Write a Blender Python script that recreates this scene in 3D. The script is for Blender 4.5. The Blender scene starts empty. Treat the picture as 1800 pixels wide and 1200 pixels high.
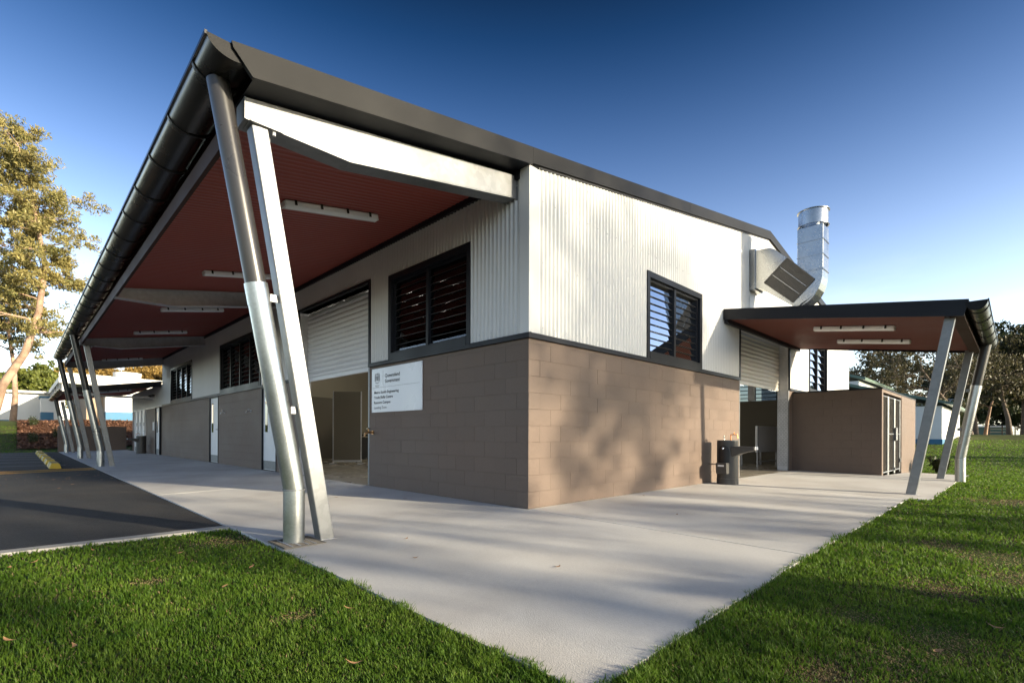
import bpy, math, random
import numpy as np
from mathutils import Vector, Matrix

random.seed(11)
RNG = np.random.default_rng(11)
scene = bpy.context.scene
COL = scene.collection

# ------------------------------------------------------------------ camera
CAMP = Vector((-4.358, -4.123, 0.881))
cam_data = bpy.data.cameras.new('camera')
cam_data.sensor_width = 36.0
cam_data.lens = 879.0 * 36.0 / 1800.0
cam_data.shift_y = 165.0 / 1800.0
cam_data.clip_start = 0.05
cam_data.clip_end = 3000.0
cam = bpy.data.objects.new('camera', cam_data)
COL.objects.link(cam)
YAW = -(math.pi / 2 - math.radians(45.3))
cam.matrix_world = (Matrix.Translation(CAMP) @ Matrix.Rotation(YAW, 4, 'Z')
                    @ Matrix.Rotation(math.pi / 2, 4, 'X') @ Matrix.Rotation(0.0035, 4, 'Z'))
scene.camera = cam

# ------------------------------------------------------------------ sky
SUN_TRAVEL = Vector((-0.33, 1.0, -0.24)).normalized()
world = bpy.data.worlds.new('World')
scene.world = world
world.use_nodes = True
wn, wl = world.node_tree.nodes, world.node_tree.links
sky = wn.new('ShaderNodeTexSky')
sky.sky_type = 'NISHITA'
sky.sun_disc = False
sky.sun_elevation = math.asin(-SUN_TRAVEL.z)
sky.sun_rotation = math.atan2(-SUN_TRAVEL.x, -SUN_TRAVEL.y)
sky.air_density = 1.0
sky.dust_density = 1.0
sky.ozone_density = 2.2
hsv = wn.new('ShaderNodeHueSaturation')
hsv.inputs['Hue'].default_value = 0.513
hsv.inputs['Value'].default_value = 1.0
gam = wn.new('ShaderNodeGamma')
gam.inputs['Gamma'].default_value = 1.08
wl.new(sky.outputs[0], gam.inputs['Color'])
wl.new(gam.outputs[0], hsv.inputs['Color'])
# thin broken cloud low over the horizon, all the way round
tc = wn.new('ShaderNodeTexCoord')
mp = wn.new('ShaderNodeMapping')
mp.inputs['Scale'].default_value = (1.6, 1.6, 6.5)
wl.new(tc.outputs['Generated'], mp.inputs[0])
cn = wn.new('ShaderNodeTexNoise')
cn.inputs['Scale'].default_value = 2.2
cn.inputs['Detail'].default_value = 7.0
cn.inputs['Roughness'].default_value = 0.58
wl.new(mp.outputs[0], cn.inputs['Vector'])
cr = wn.new('ShaderNodeValToRGB')
cr.color_ramp.elements[0].position = 0.53
cr.color_ramp.elements[1].position = 0.72
wl.new(cn.outputs[0], cr.inputs[0])
sx = wn.new('ShaderNodeSeparateXYZ')
wl.new(tc.outputs['Generated'], sx.inputs[0])
sr = wn.new('ShaderNodeMapRange')      # paler, greyer air low down; purer blue overhead
sr.inputs['From Min'].default_value = 0.0
sr.inputs['From Max'].default_value = 0.62
sr.inputs['To Min'].default_value = 0.55
sr.inputs['To Max'].default_value = 1.30
wl.new(sx.outputs['Z'], sr.inputs['Value'])
wl.new(sr.outputs[0], hsv.inputs['Saturation'])
mr = wn.new('ShaderNodeMapRange')
mr.inputs['From Min'].default_value = 0.30
mr.inputs['From Max'].default_value = 0.10
mr.clamp = True
wl.new(sx.outputs['Z'], mr.inputs['Value'])
mm = wn.new('ShaderNodeMath')
mm.operation = 'MULTIPLY'
wl.new(cr.outputs[0], mm.inputs[0])
wl.new(mr.outputs[0], mm.inputs[1])
mk = wn.new('ShaderNodeMath')
mk.operation = 'MULTIPLY'
mk.inputs[1].default_value = 0.22
wl.new(mm.outputs[0], mk.inputs[0])
cm = wn.new('ShaderNodeMixRGB')
cm.inputs['Color2'].default_value = (5.2, 4.7, 4.3, 1)
wl.new(mk.outputs[0], cm.inputs['Fac'])
wl.new(hsv.outputs[0], cm.inputs['Color1'])
# the sky deepens towards the zenith, the same all the way round
zr = wn.new('ShaderNodeMapRange')
zr.interpolation_type = 'LINEAR'
zr.inputs['From Min'].default_value = 0.0
zr.inputs['From Max'].default_value = 0.68
zr.inputs['To Min'].default_value = 1.0
zr.inputs['To Max'].default_value = 0.075
wl.new(sx.outputs['Z'], zr.inputs['Value'])
zs = wn.new('ShaderNodeVectorMath')
zs.operation = 'SCALE'
wl.new(cm.outputs[0], zs.inputs[0])
wl.new(zr.outputs[0], zs.inputs['Scale'])
wl.new(zs.outputs[0], wn['Background'].inputs['Color'])
wn['Background'].inputs['Strength'].default_value = 0.15

# ------------------------------------------------------------------ sun
sd = bpy.data.lights.new('sun', 'SUN')
sd.energy = 3.05
sd.angle = math.radians(0.55)
sd.color = (1.0, 0.87, 0.64)
sun = bpy.data.objects.new('sun', sd)
COL.objects.link(sun)
sun.rotation_euler = SUN_TRAVEL.to_track_quat('-Z', 'Y').to_euler()
sun.location = (20, -60, 40)

# ------------------------------------------------------------------ exposure
scene.view_settings.view_transform = 'Standard'
scene.view_settings.look = 'None'
scene.view_settings.exposure = 1.90
scene.view_settings.gamma = 1.0
scene.render.engine = 'CYCLES'
scene.cycles.use_denoising = True
scene.cycles.max_bounces = 8
scene.cycles.diffuse_bounces = 4
scene.cycles.transparent_max_bounces = 16
scene.cycles.sample_clamp_indirect = 6.0

# ================================================================== materials
def _pos(nt):
    return nt.nodes.new('ShaderNodeNewGeometry').outputs['Position']

def mat(name, col, rough=0.6, metal=0.0, var=0.12, vscale=1.5, fine=0.06, fscale=40.0,
        bump=0.0, bscale=60.0, spec=0.4, island=0.0, island_hue=0.0, tint=None, coat=0.0, stretch=None, objrand=0.0, stain=0.0):
    m = bpy.data.materials.new(name)
    m.use_nodes = True
    nt = m.node_tree
    N, L = nt.nodes, nt.links
    b = N['Principled BSDF']
    b.inputs['Roughness'].default_value = rough
    b.inputs['Metallic'].default_value = metal
    b.inputs['Specular IOR Level'].default_value = spec
    b.inputs['Coat Weight'].default_value = coat
    p = _pos(nt)
    if stretch:
        mpn = N.new('ShaderNodeMapping')
        mpn.inputs['Scale'].default_value = stretch
        L.new(p, mpn.inputs[0])
        pv = mpn.outputs[0]
    else:
        pv = p
    n1 = N.new('ShaderNodeTexNoise')
    n1.inputs['Scale'].default_value = vscale
    n1.inputs['Detail'].default_value = 5.0
    L.new(pv, n1.inputs['Vector'])
    n2 = N.new('ShaderNodeTexNoise')
    n2.inputs['Scale'].default_value = fscale
    n2.inputs['Detail'].default_value = 3.0
    L.new(pv, n2.inputs['Vector'])
    def rng(sock, amt):
        r = N.new('ShaderNodeMapRange')
        r.inputs['From Min'].default_value = 0.25
        r.inputs['From Max'].default_value = 0.75
        r.inputs['To Min'].default_value = 1 - amt
        r.inputs['To Max'].default_value = 1 + amt
        L.new(sock, r.inputs['Value'])
        return r.outputs[0]
    f = N.new('ShaderNodeMath'); f.operation = 'MULTIPLY'
    L.new(rng(n1.outputs[0], var), f.inputs[0])
    L.new(rng(n2.outputs[0], fine), f.inputs[1])
    fac = f.outputs[0]
    if stain:
        for sc_, lo_, hi_, am_ in ((1.1, .55, .72, stain * .6), (0.28, .5, .66, stain * .5), (16.0, .66, .74, stain)):
            nn = N.new('ShaderNodeTexNoise')
            nn.inputs['Scale'].default_value = sc_
            nn.inputs['Detail'].default_value = 8.0
            nn.inputs['Roughness'].default_value = 0.68
            nn.inputs['Distortion'].default_value = 0.6
            L.new(p, nn.inputs['Vector'])
            q_ = N.new('ShaderNodeMapRange')
            q_.inputs['From Min'].default_value = lo_
            q_.inputs['From Max'].default_value = hi_
            q_.inputs['To Min'].default_value = 1.0
            q_.inputs['To Max'].default_value = 1.0 - am_
            L.new(nn.outputs[0], q_.inputs['Value'])
            fs = N.new('ShaderNodeMath'); fs.operation = 'MULTIPLY'
            L.new(fac, fs.inputs[0]); L.new(q_.outputs[0], fs.inputs[1])
            fac = fs.outputs[0]
    if objrand:
        oi = N.new('ShaderNodeObjectInfo')
        f3 = N.new('ShaderNodeMath'); f3.operation = 'MULTIPLY'
        r_ = N.new('ShaderNodeMapRange')
        r_.inputs['To Min'].default_value = 1 - objrand
        r_.inputs['To Max'].default_value = 1 + objrand
        L.new(oi.outputs['Random'], r_.inputs['Value'])
        L.new(fac, f3.inputs[0]); L.new(r_.outputs[0], f3.inputs[1])
        fac = f3.outputs[0]
    if island:
        g = N.new('ShaderNodeNewGeometry')
        f2 = N.new('ShaderNodeMath'); f2.operation = 'MULTIPLY'
        r = N.new('ShaderNodeMapRange')
        r.inputs['To Min'].default_value = 1 - island
        r.inputs['To Max'].default_value = 1 + island
        L.new(g.outputs['Random Per Island'], r.inputs['Value'])
        L.new(fac, f2.inputs[0]); L.new(r.outputs[0], f2.inputs[1])
        fac = f2.outputs[0]
    mx = N.new('ShaderNodeVectorMath'); mx.operation = 'SCALE'
    L.new(fac, mx.inputs['Scale'])
    if tint is not None:
        # a second colour in blotches
        t = N.new('ShaderNodeMixRGB')
        t.inputs['Color1'].default_value = (*col, 1)
        t.inputs['Color2'].default_value = (*tint, 1)
        n3 = N.new('ShaderNodeTexNoise')
        n3.inputs['Scale'].default_value = vscale * 1.7
        n3.inputs['Detail'].default_value = 6.0
        L.new(pv, n3.inputs['Vector'])
        r3 = N.new('ShaderNodeMapRange')
        r3.inputs['From Min'].default_value = 0.42
        r3.inputs['From Max'].default_value = 0.68
        L.new(n3.outputs[0], r3.inputs['Value'])
        L.new(r3.outputs[0], t.inputs['Fac'])
        L.new(t.outputs[0], mx.inputs[0])
    else:
        mx.inputs[0].default_value = col
    L.new(mx.outputs[0], b.inputs['Base Color'])
    rr = N.new('ShaderNodeMapRange')
    rr.inputs['From Min'].default_value = 0.3
    rr.inputs['From Max'].default_value = 0.7
    rr.inputs['To Min'].default_value = max(0.02, rough - 0.08)
    rr.inputs['To Max'].default_value = min(1, rough + 0.08)
    L.new(n1.outputs[0], rr.inputs['Value'])
    L.new(rr.outputs[0], b.inputs['Roughness'])
    if bump:
        nb = N.new('ShaderNodeTexNoise')
        nb.inputs['Scale'].default_value = bscale
        nb.inputs['Detail'].default_value = 4.0
        L.new(pv, nb.inputs['Vector'])
        bp = N.new('ShaderNodeBump')
        bp.inputs['Strength'].default_value = bump
        bp.inputs['Distance'].default_value = 0.01
        L.new(nb.outputs[0], bp.inputs['Height'])
        L.new(bp.outputs[0], b.inputs['Normal'])
    return m

def galv_mat(name, col=(0.50, 0.52, 0.53), rough=0.42, scale=26.0, metal=0.85):
    m = bpy.data.materials.new(name)
    m.use_nodes = True
    nt = m.node_tree
    N, L = nt.nodes, nt.links
    b = N['Principled BSDF']
    b.inputs['Metallic'].default_value = metal
    p = _pos(nt)
    v = N.new('ShaderNodeTexVoronoi')
    v.inputs['Scale'].default_value = scale
    L.new(p, v.inputs['Vector'])
    n1 = N.new('ShaderNodeTexNoise')
    n1.inputs['Scale'].default_value = 3.0
    n1.inputs['Detail'].default_value = 6.0
    L.new(p, n1.inputs['Vector'])
    a = N.new('ShaderNodeSeparateColor')
    L.new(v.outputs['Color'], a.inputs[0])
    s = N.new('ShaderNodeMath'); s.operation = 'MULTIPLY_ADD'
    s.inputs[1].default_value = 0.14; s.inputs[2].default_value = 0.66
    L.new(a.outputs[0], s.inputs[0])
    s2 = N.new('ShaderNodeMath'); s2.operation = 'MULTIPLY_ADD'
    s2.inputs[1].default_value = 0.48
    L.new(n1.outputs[0], s2.inputs[0]); L.new(s.outputs[0], s2.inputs[2])
    mx = N.new('ShaderNodeVectorMath'); mx.operation = 'SCALE'
    mx.inputs[0].default_value = col
    L.new(s2.outputs[0], mx.inputs['Scale'])
    L.new(mx.outputs[0], b.inputs['Base Color'])
    r = N.new('ShaderNodeMapRange')
    r.inputs['To Min'].default_value = rough - 0.12
    r.inputs['To Max'].default_value = rough + 0.14
    L.new(n1.outputs[0], r.inputs['Value'])
    L.new(r.outputs[0], b.inputs['Roughness'])
    return m

def leaf_mat(name, col, col2, trans=0.35, rough=0.5, nscale=0.5):
    m = bpy.data.materials.new(name)
    m.use_nodes = True
    nt = m.node_tree
    N, L = nt.nodes, nt.links
    N.remove(N['Principled BSDF'])
    g = N.new('ShaderNodeNewGeometry')
    mixc = N.new('ShaderNodeMixRGB')
    mixc.inputs['Color1'].default_value = (*col, 1)
    mixc.inputs['Color2'].default_value = (*col2, 1)
    n1 = N.new('ShaderNodeTexNoise')
    n1.inputs['Scale'].default_value = nscale
    n1.inputs['Detail'].default_value = 3.0
    L.new(g.outputs['Position'], n1.inputs['Vector'])
    ad = N.new('ShaderNodeMath'); ad.operation = 'MULTIPLY_ADD'
    ad.inputs[1].default_value = 0.55
    L.new(g.outputs['Random Per Island'], ad.inputs[0])
    mr_ = N.new('ShaderNodeMapRange')
    mr_.inputs['From Min'].default_value = 0.35; mr_.inputs['From Max'].default_value = 0.65
    mr_.inputs['To Max'].default_value = 0.5
    L.new(n1.outputs[0], mr_.inputs['Value'])
    L.new(mr_.outputs[0], ad.inputs[2])
    L.new(ad.outputs[0], mixc.inputs['Fac'])
    d = N.new('ShaderNodeBsdfPrincipled')
    d.inputs['Roughness'].default_value = rough
    d.inputs['Specular IOR Level'].default_value = 0.3
    t = N.new('ShaderNodeBsdfTranslucent')
    ms = N.new('ShaderNodeMixShader')
    ms.inputs[0].default_value = trans
    L.new(mixc.outputs[0], d.inputs['Base Color'])
    L.new(mixc.outputs[0], t.inputs['Color'])
    L.new(d.outputs[0], ms.inputs[1]); L.new(t.outputs[0], ms.inputs[2])
    L.new(ms.outputs[0], N['Material Output'].inputs['Surface'])
    return m

def glass_mat(name, tint=(0.30, 0.33, 0.34), ior=1.5, boost=1.6):
    m = bpy.data.materials.new(name)
    m.use_nodes = True
    nt = m.node_tree
    N, L = nt.nodes, nt.links
    N.remove(N['Principled BSDF'])
    tr = N.new('ShaderNodeBsdfTransparent')
    tr.inputs['Color'].default_value = (*tint, 1)
    gl = N.new('ShaderNodeBsdfGlossy')
    gl.inputs['Roughness'].default_value = 0.015
    fr = N.new('ShaderNodeFresnel')
    fr.inputs['IOR'].default_value = ior
    mu = N.new('ShaderNodeMath'); mu.operation = 'MULTIPLY'; mu.use_clamp = True
    mu.inputs[1].default_value = boost
    L.new(fr.outputs[0], mu.inputs[0])
    ms = N.new('ShaderNodeMixShader')
    L.new(mu.outputs[0], ms.inputs[0])
    L.new(tr.outputs[0], ms.inputs[1]); L.new(gl.outputs[0], ms.inputs[2])
    L.new(ms.outputs[0], N['Material Output'].inputs['Surface'])
    return m

def emit_mat(name, col, s):
    m = bpy.data.materials.new(name)
    m.use_nodes = True
    b = m.node_tree.nodes['Principled BSDF']
    b.inputs['Base Color'].default_value = (*col, 1)
    b.inputs['Emission Color'].default_value = (*col, 1)
    b.inputs['Emission Strength'].default_value = s
    return m

M = {}
M['block'] = mat('painted_block', (0.140, 0.101, 0.079), 0.62, var=0.10, vscale=1.1, fine=0.05, fscale=30, bump=0.35, bscale=110, spec=0.35, objrand=0.035)
M['clad'] = mat('white_steel', (0.58, 0.58, 0.57), 0.45, var=0.07, vscale=0.9, fine=0.02, spec=0.45, stretch=(1, 1, 0.25))
M['trim'] = mat('charcoal_steel', (0.009, 0.0105, 0.015), 0.45, var=0.12, vscale=1.0, fine=0.04, spec=0.20)
M['barge'] = mat('grey_brown_steel', (0.0095, 0.0095, 0.010), 0.5, var=0.10, vscale=0.7, fine=0.04, spec=0.16)
M['gutter'] = mat('dark_gutter_steel', (0.018, 0.0175, 0.017), 0.28, var=0.08, vscale=1.2, fine=0.03, spec=0.6)
M['pipe_dark'] = mat('dark_pipe_steel', (0.026, 0.024, 0.023), 0.32, var=0.06, vscale=2, fine=0.03, spec=0.55)
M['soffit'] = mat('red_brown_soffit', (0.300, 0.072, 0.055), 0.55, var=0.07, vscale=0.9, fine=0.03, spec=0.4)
M['soffit_shaded'] = mat('shaded_red_brown_soffit', (0.135, 0.042, 0.032), 0.55, var=0.07, vscale=0.9, fine=0.03, spec=0.3)  # same soffit paint, darkened to carry the side canopy's shade
M['galv'] = galv_mat('galvanised_steel', (0.215, 0.222, 0.228), 0.46, 20, 0.6)
M['galv_dull'] = galv_mat('dull_galvanised_steel', (0.50, 0.50, 0.52), 0.55, 18, 0.3)
M['duct'] = galv_mat('zinc_duct_sheet', (0.35, 0.362, 0.366), 0.26, 45, 1.0)
M['pipe_galv'] = galv_mat('galvanised_pipe', (0.46, 0.48, 0.48), 0.30, 60, 0.9)
M['concrete'] = mat('broomed_concrete', (0.62, 0.605, 0.58), 0.8, var=0.12, vscale=0.55, fine=0.05, fscale=55, bump=0.25, bscale=140, spec=0.25, tint=(0.54, 0.515, 0.485), stain=0.16)
M['floor_in'] = mat('polished_floor', (0.36, 0.32, 0.26), 0.28, var=0.08, vscale=0.6, fine=0.03, spec=0.5)
M['asphalt'] = mat('asphalt', (0.034, 0.034, 0.036), 0.82, var=0.22, vscale=0.5, fine=0.45, fscale=70, bump=0.7, bscale=200, spec=0.3, tint=(0.052, 0.046, 0.042), stain=.35)
M['kerb'] = mat('kerb_concrete', (0.40, 0.38, 0.35), 0.85, var=0.14, vscale=2.0, fine=0.1, fscale=70, bump=0.3)
M['soil'] = mat('lawn_soil', (0.060, 0.088, 0.018), 0.95, var=0.3, vscale=0.9, fine=0.3, fscale=30, bump=0.8, bscale=60, spec=0.1, tint=(0.075, 0.060, 0.030))
M['mulch'] = mat('bark_mulch', (0.17, 0.085, 0.055), 0.95, var=0.25, vscale=1.5, fine=0.4, fscale=14, bump=1.0, bscale=18, spec=0.1)
M['chip'] = mat('bark_chip', (0.20, 0.105, 0.065), 0.9, var=0.2, island=0.5, spec=0.15)
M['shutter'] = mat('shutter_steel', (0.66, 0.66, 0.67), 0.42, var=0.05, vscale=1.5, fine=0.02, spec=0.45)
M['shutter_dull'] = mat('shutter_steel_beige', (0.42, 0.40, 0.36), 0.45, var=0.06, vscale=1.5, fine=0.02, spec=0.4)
M['white'] = mat('white_paint', (0.74, 0.74, 0.74), 0.45, var=0.04, fine=0.02, spec=0.4)
M['diffuser'] = mat('white_polycarbonate', (0.86, 0.87, 0.88), 0.22, var=0.03, fine=0.01, spec=0.5, coat=0.2)
M['black'] = mat('black_plastic', (0.014, 0.014, 0.016), 0.45, var=0.1, fine=0.05)
M['fount'] = mat('dark_grey_moulding', (0.055, 0.052, 0.050), 0.42, var=0.08, vscale=3, fine=0.06, fscale=120, bump=0.15)
M['brass'] = mat('brass', (0.42, 0.24, 0.11), 0.32, metal=0.9, var=0.15, vscale=20)
M['copper'] = mat('copper', (0.62, 0.26, 0.11), 0.30, metal=0.9, var=0.15, vscale=20)
M['chrome'] = mat('chrome', (0.7, 0.7, 0.7), 0.15, metal=1.0, var=0.03)
M['sign'] = mat('sign_face', (0.68, 0.70, 0.74), 0.30, var=0.02, fine=0.01, spec=0.5)
M['ink'] = mat('sign_ink', (0.035, 0.037, 0.045), 0.5, var=0.02, fine=0.0)
M['ink_grey'] = mat('sign_ink_grey', (0.22, 0.22, 0.235), 0.5, var=0.02, fine=0.0)
M['glass'] = glass_mat('louvre_glass', (0.46, 0.49, 0.50), boost=1.25)
M['glass_dark'] = glass_mat('door_glass', (0.12, 0.12, 0.14))
M['inwall'] = mat('interior_lining', (0.22, 0.195, 0.145), 0.7, var=0.06, fine=0.03)
M['inblock'] = mat('interior_block', (0.12, 0.105, 0.080), 0.7, var=0.08, fine=0.04, bump=0.2)
M['indark'] = mat('interior_dark', (0.020, 0.019, 0.018), 0.6, var=0.1)
M['panel_in'] = mat('partition_board', (0.125, 0.110, 0.085), 0.55, var=0.06, fine=0.03)
M['tube'] = emit_mat('fluorescent_tube', (1.0, 0.95, 0.82), 9.0)
M['yellow'] = mat('yellow_rubber', (0.52, 0.36, 0.035), 0.6, var=0.12, vscale=6, fine=0.1)
M['line_y'] = mat('orange_yellow_line', (0.72, 0.36, 0.03), 0.7, var=0.25, vscale=5, fine=0.25, fscale=60)
M['line_w'] = mat('worn_white_line', (0.42, 0.42, 0.44), 0.75, var=0.25, vscale=4, fine=0.25, fscale=60)
M['bark'] = mat('gum_bark', (0.36, 0.24, 0.165), 0.8, var=0.25, vscale=0.9, fine=0.15, fscale=7, bump=0.5, bscale=12, tint=(0.20, 0.13, 0.09))
M['bark_dark'] = mat('grey_bark', (0.115, 0.088, 0.068), 0.9, var=0.25, vscale=0.9, fine=0.2, fscale=9, bump=0.6, bscale=12)
M['leaf_gum'] = leaf_mat('gum_leaf', (0.125, 0.135, 0.045), (0.37, 0.30, 0.11), 0.35)
M['leaf_dark'] = leaf_mat('dark_leaf', (0.022, 0.034, 0.012), (0.060, 0.070, 0.024), 0.25)
M['leaf_olive'] = leaf_mat('olive_leaf', (0.036, 0.040, 0.017), (0.098, 0.080, 0.036), 0.3)
M['leaf_green'] = leaf_mat('green_leaf', (0.060, 0.085, 0.020), (0.17, 0.185, 0.035), 0.3)
M['leaf_brown'] = leaf_mat('golden_leaf', (0.17, 0.110, 0.030), (0.36, 0.235, 0.07), 0.3)
M['grass'] = leaf_mat('grass_blade', (0.052, 0.128, 0.008), (0.150, 0.235, 0.028), 0.50, 0.55, 3.0)
M['straw'] = leaf_mat('dry_grass_blade', (0.20, 0.15, 0.070), (0.36, 0.28, 0.15), 0.3, 0.7)
M['deadleaf'] = mat('dry_leaf', (0.33, 0.19, 0.095), 0.7, var=0.25, vscale=9, fine=0.2, fscale=60)
M['wallwhite'] = mat('far_white_wall', (0.70, 0.70, 0.69), 0.6, var=0.04)
M['wallblue'] = mat('far_blue_wall', (0.045, 0.155, 0.27), 0.6, var=0.06)
M['walltan'] = mat('far_tan_wall', (0.30, 0.22, 0.155), 0.7, var=0.06)
M['roofwhite'] = mat('far_pale_roof', (0.66, 0.64, 0.60), 0.5, var=0.05)
M['roofgreen'] = mat('far_green_roof', (0.10, 0.155, 0.125), 0.5, var=0.08)
M['purlin'] = mat('eave_purlin_red_cast', (0.060, 0.036, 0.032), 0.7, var=0.08, spec=0.15)  # galvanised purlin, browned: red soffit reflection put into the colour
M['mesh'] = mat('security_mesh', (0.115, 0.104, 0.090), 0.6, var=0.1)

# ================================================================== mesh helpers
class MB:
    def __init__(s):
        s.v = []; s.f = []
    def add(s, vs, fs):
        o = len(s.v)
        s.v.extend([tuple(p) for p in vs])
        s.f.extend([tuple(i + o for i in f) for f in fs])
        return s
    def box(s, x0, x1, y0, y1, z0, z1):
        return s.add([(x0, y0, z0), (x1, y0, z0), (x1, y1, z0), (x0, y1, z0), (x0, y0, z1), (x1, y0, z1), (x1, y1, z1), (x0, y1, z1)],
                     [(0, 3, 2, 1), (4, 5, 6, 7), (0, 1, 5, 4), (1, 2, 6, 5), (2, 3, 7, 6), (3, 0, 4, 7)])
    def prism_y(s, pts, y0, y1):           # pts (x,z)
        n = len(pts)
        return s.add([(x, y0, z) for x, z in pts] + [(x, y1, z) for x, z in pts],
                     [tuple(range(n)), tuple(range(2 * n - 1, n - 1, -1))] + [(i, (i + 1) % n + 0, (i + 1) % n + n, i + n)[::-1] for i in range(n)])
    def prism_x(s, pts, x0, x1):           # pts (y,z)
        n = len(pts)
        return s.add([(x0, y, z) for y, z in pts] + [(x1, y, z) for y, z in pts],
                     [tuple(range(n))[::-1], tuple(range(n, 2 * n))] + [(i, (i + 1) % n, (i + 1) % n + n, i + n) for i in range(n)])
    def prism_z(s, pts, z0, z1):
        n = len(pts)
        return s.add([(x, y, z0) for x, y in pts] + [(x, y, z1) for x, y in pts],
                     [tuple(range(n))[::-1], tuple(range(n, 2 * n))] + [(i, (i + 1) % n, (i + 1) % n + n, i + n) for i in range(n)])
    def beam(s, a, b, w, h, up=(0, 1, 0)):  # box from a to b; w along `up` axis, h across
        a, b, up = Vector(a), Vector(b), Vector(up)
        d = (b - a).normalized()
        q = d.cross(up).normalized()
        u = q.cross(d).normalized()
        vs = []
        for p in (a, b):
            for i, j in ((-1, -1), (1, -1), (1, 1), (-1, 1)):
                vs.append(p + u * (w / 2 * i) + q * (h / 2 * j))
        return s.add(vs, [(0, 1, 2, 3), (7, 6, 5, 4), (0, 4, 5, 1), (1, 5, 6, 2), (2, 6, 7, 3), (3, 7, 4, 0)])
    def tube(s, path, rad, n=16, cap=True):
        P = [Vector(p) for p in path]
        if not hasattr(rad, '__len__'):
            rad = [rad] * len(P)
        o = len(s.v)
        prev = None
        for i, p in enumerate(P):
            if i == 0: d = P[1] - P[0]
            elif i == len(P) - 1: d = P[-1] - P[-2]
            else: d = (P[i + 1] - P[i]).normalized() + (P[i] - P[i - 1]).normalized()
            d.normalize()
            if prev is None:
                a = Vector((0, 0, 1)) if abs(d.z) < 0.9 else Vector((1, 0, 0))
                u = d.cross(a).normalized()
            else:
                u = (prev - d * prev.dot(d)).normalized()
            prev = u
            w = d.cross(u)
            sc = 1.0
            if 0 < i < len(P) - 1:
                c = (P[i + 1] - P[i]).normalized().dot(d)
                sc = 1.0 / max(0.5, c) if n > 10 else 1.0
            for k in range(n):
                t = 2 * math.pi * k / n
                s.v.append(tuple(p + (u * math.cos(t) + w * math.sin(t)) * rad[i]))
        for i in range(len(P) - 1):
            for k in range(n):
                a = o + i * n + k; b = o + i * n + (k + 1) % n
                s.f.append((a, b, b + n, a + n))
        if cap:
            s.f.append(tuple(o + k for k in range(n))[::-1])
            s.f.append(tuple(o + (len(P) - 1) * n + k for k in range(n)))
        return s
    def mesh(s, name):
        me = bpy.data.meshes.new(name)
        me.from_pydata(s.v, [], s.f)
        me.update()
        return me
    def build(s, name, m, parent=None, smooth=False, bevel=0.0, angle=40):
        return obj(name, s.mesh(name), m, parent, smooth, bevel, angle)

def obj(name, me, m, parent=None, smooth=False, bevel=0.0, angle=40):
    if isinstance(m, str): m = M[m]
    if m is not None and not me.materials:
        me.materials.append(m)
    o = bpy.data.objects.new(name, me)
    COL.objects.link(o)
    if parent is not None:
        o.parent = parent
        o.matrix_parent_inverse = Matrix.Identity(4)
    if smooth:
        me.polygons.foreach_set('use_smooth', [True] * len(me.polygons))
        try:
            me.set_sharp_from_angle(angle=math.radians(angle))
        except Exception:
            pass
    if bevel:
        b = o.modifiers.new('edge', 'BEVEL')
        b.width = bevel; b.segments = 2; b.limit_method = 'ANGLE'
    return o

def tag(o, label=None, cat=None, group=None, kind=None):
    if label: o['label'] = label
    if cat: o['category'] = cat
    if group: o['group'] = group
    if kind: o['kind'] = kind
    return o

def thing(name, label, cat, loc=(0, 0, 0), rotz=0.0, group=None):
    o = bpy.data.objects.new(name, None)
    o.empty_display_size = 0.2
    COL.objects.link(o)
    o.location = loc
    o.rotation_euler = (0, 0, rotz)
    return tag(o, label, cat, group)

def copy_tree(o, parent=None):
    c = o.copy()
    COL.objects.link(c)
    c.parent = parent
    for ch in list(o.children):
        copy_tree(ch, c)
    return c

def np_mesh(name, V, F):
    me = bpy.data.meshes.new(name)
    V = np.asarray(V, dtype=np.float32); F = np.asarray(F, dtype=np.int32)
    n, k = F.shape
    me.vertices.add(len(V)); me.vertices.foreach_set('co', V.ravel())
    me.loops.add(n * k); me.loops.foreach_set('vertex_index', F.ravel())
    me.polygons.add(n)
    me.polygons.foreach_set('loop_start', np.arange(0, n * k, k, dtype=np.int32))
    me.polygons.foreach_set('loop_total', np.full(n, k, dtype=np.int32))
    me.update(calc_edges=True)
    return me

SL = 1.0 / 6.0                       # roof slope
def slabz(x, y):
    z = 0.02 * max(min(x, 0.0), -2.9) + 0.012 * max(min(y, 0.0), -3.2)
    if x > 10: z -= 0.03 * min(x - 10, 4)
    return z

# ================================================================== ground
def sstep(a, b, x):
    t = np.clip((x - a) / (b - a), 0, 1)
    return t * t * (3 - 2 * t)

def lawn_z(x, y):
    x = np.asarray(x, float); y = np.asarray(y, float)
    z = 0.02 * np.clip(x, -2.9, 0) + 0.012 * np.clip(y, -3.2, 0)
    z = z - 0.03 * np.clip(x - 10, 0, 4)
    z = z + 1.9 * sstep(31.2, 47, y)
    z = z + 1.25 * sstep(15, 58, x) * (1 - sstep(8, 30, y))
    z = z + 0.012 * np.clip(-y - 14, 0, 200) * 0.5
    z = z + 0.03 * np.sin(x * 0.7 + 1.3) * np.cos(y * 0.55) * sstep(3, 9, np.abs(x + 4) + np.abs(y + 4))
    return z

SLAB_X0, SLAB_Y0 = -2.83, -3.0
def on_hard(x, y):
    """slab, asphalt, kerb, buildings"""
    a = (x > SLAB_X0) & (x < 5.1) & (y > SLAB_Y0) & (y < 31)
    b = (x >= 5.1) & (x < 14) & (y > -3.25) & (y < 31)
    c = (x < SLAB_X0 + .01) & (y > 1.45) & (y < 31.2) & (x > -40)
    d = (x > 0) & (x < 17) & (y > 0) & (y < 31)
    return a | b | c | d

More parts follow.
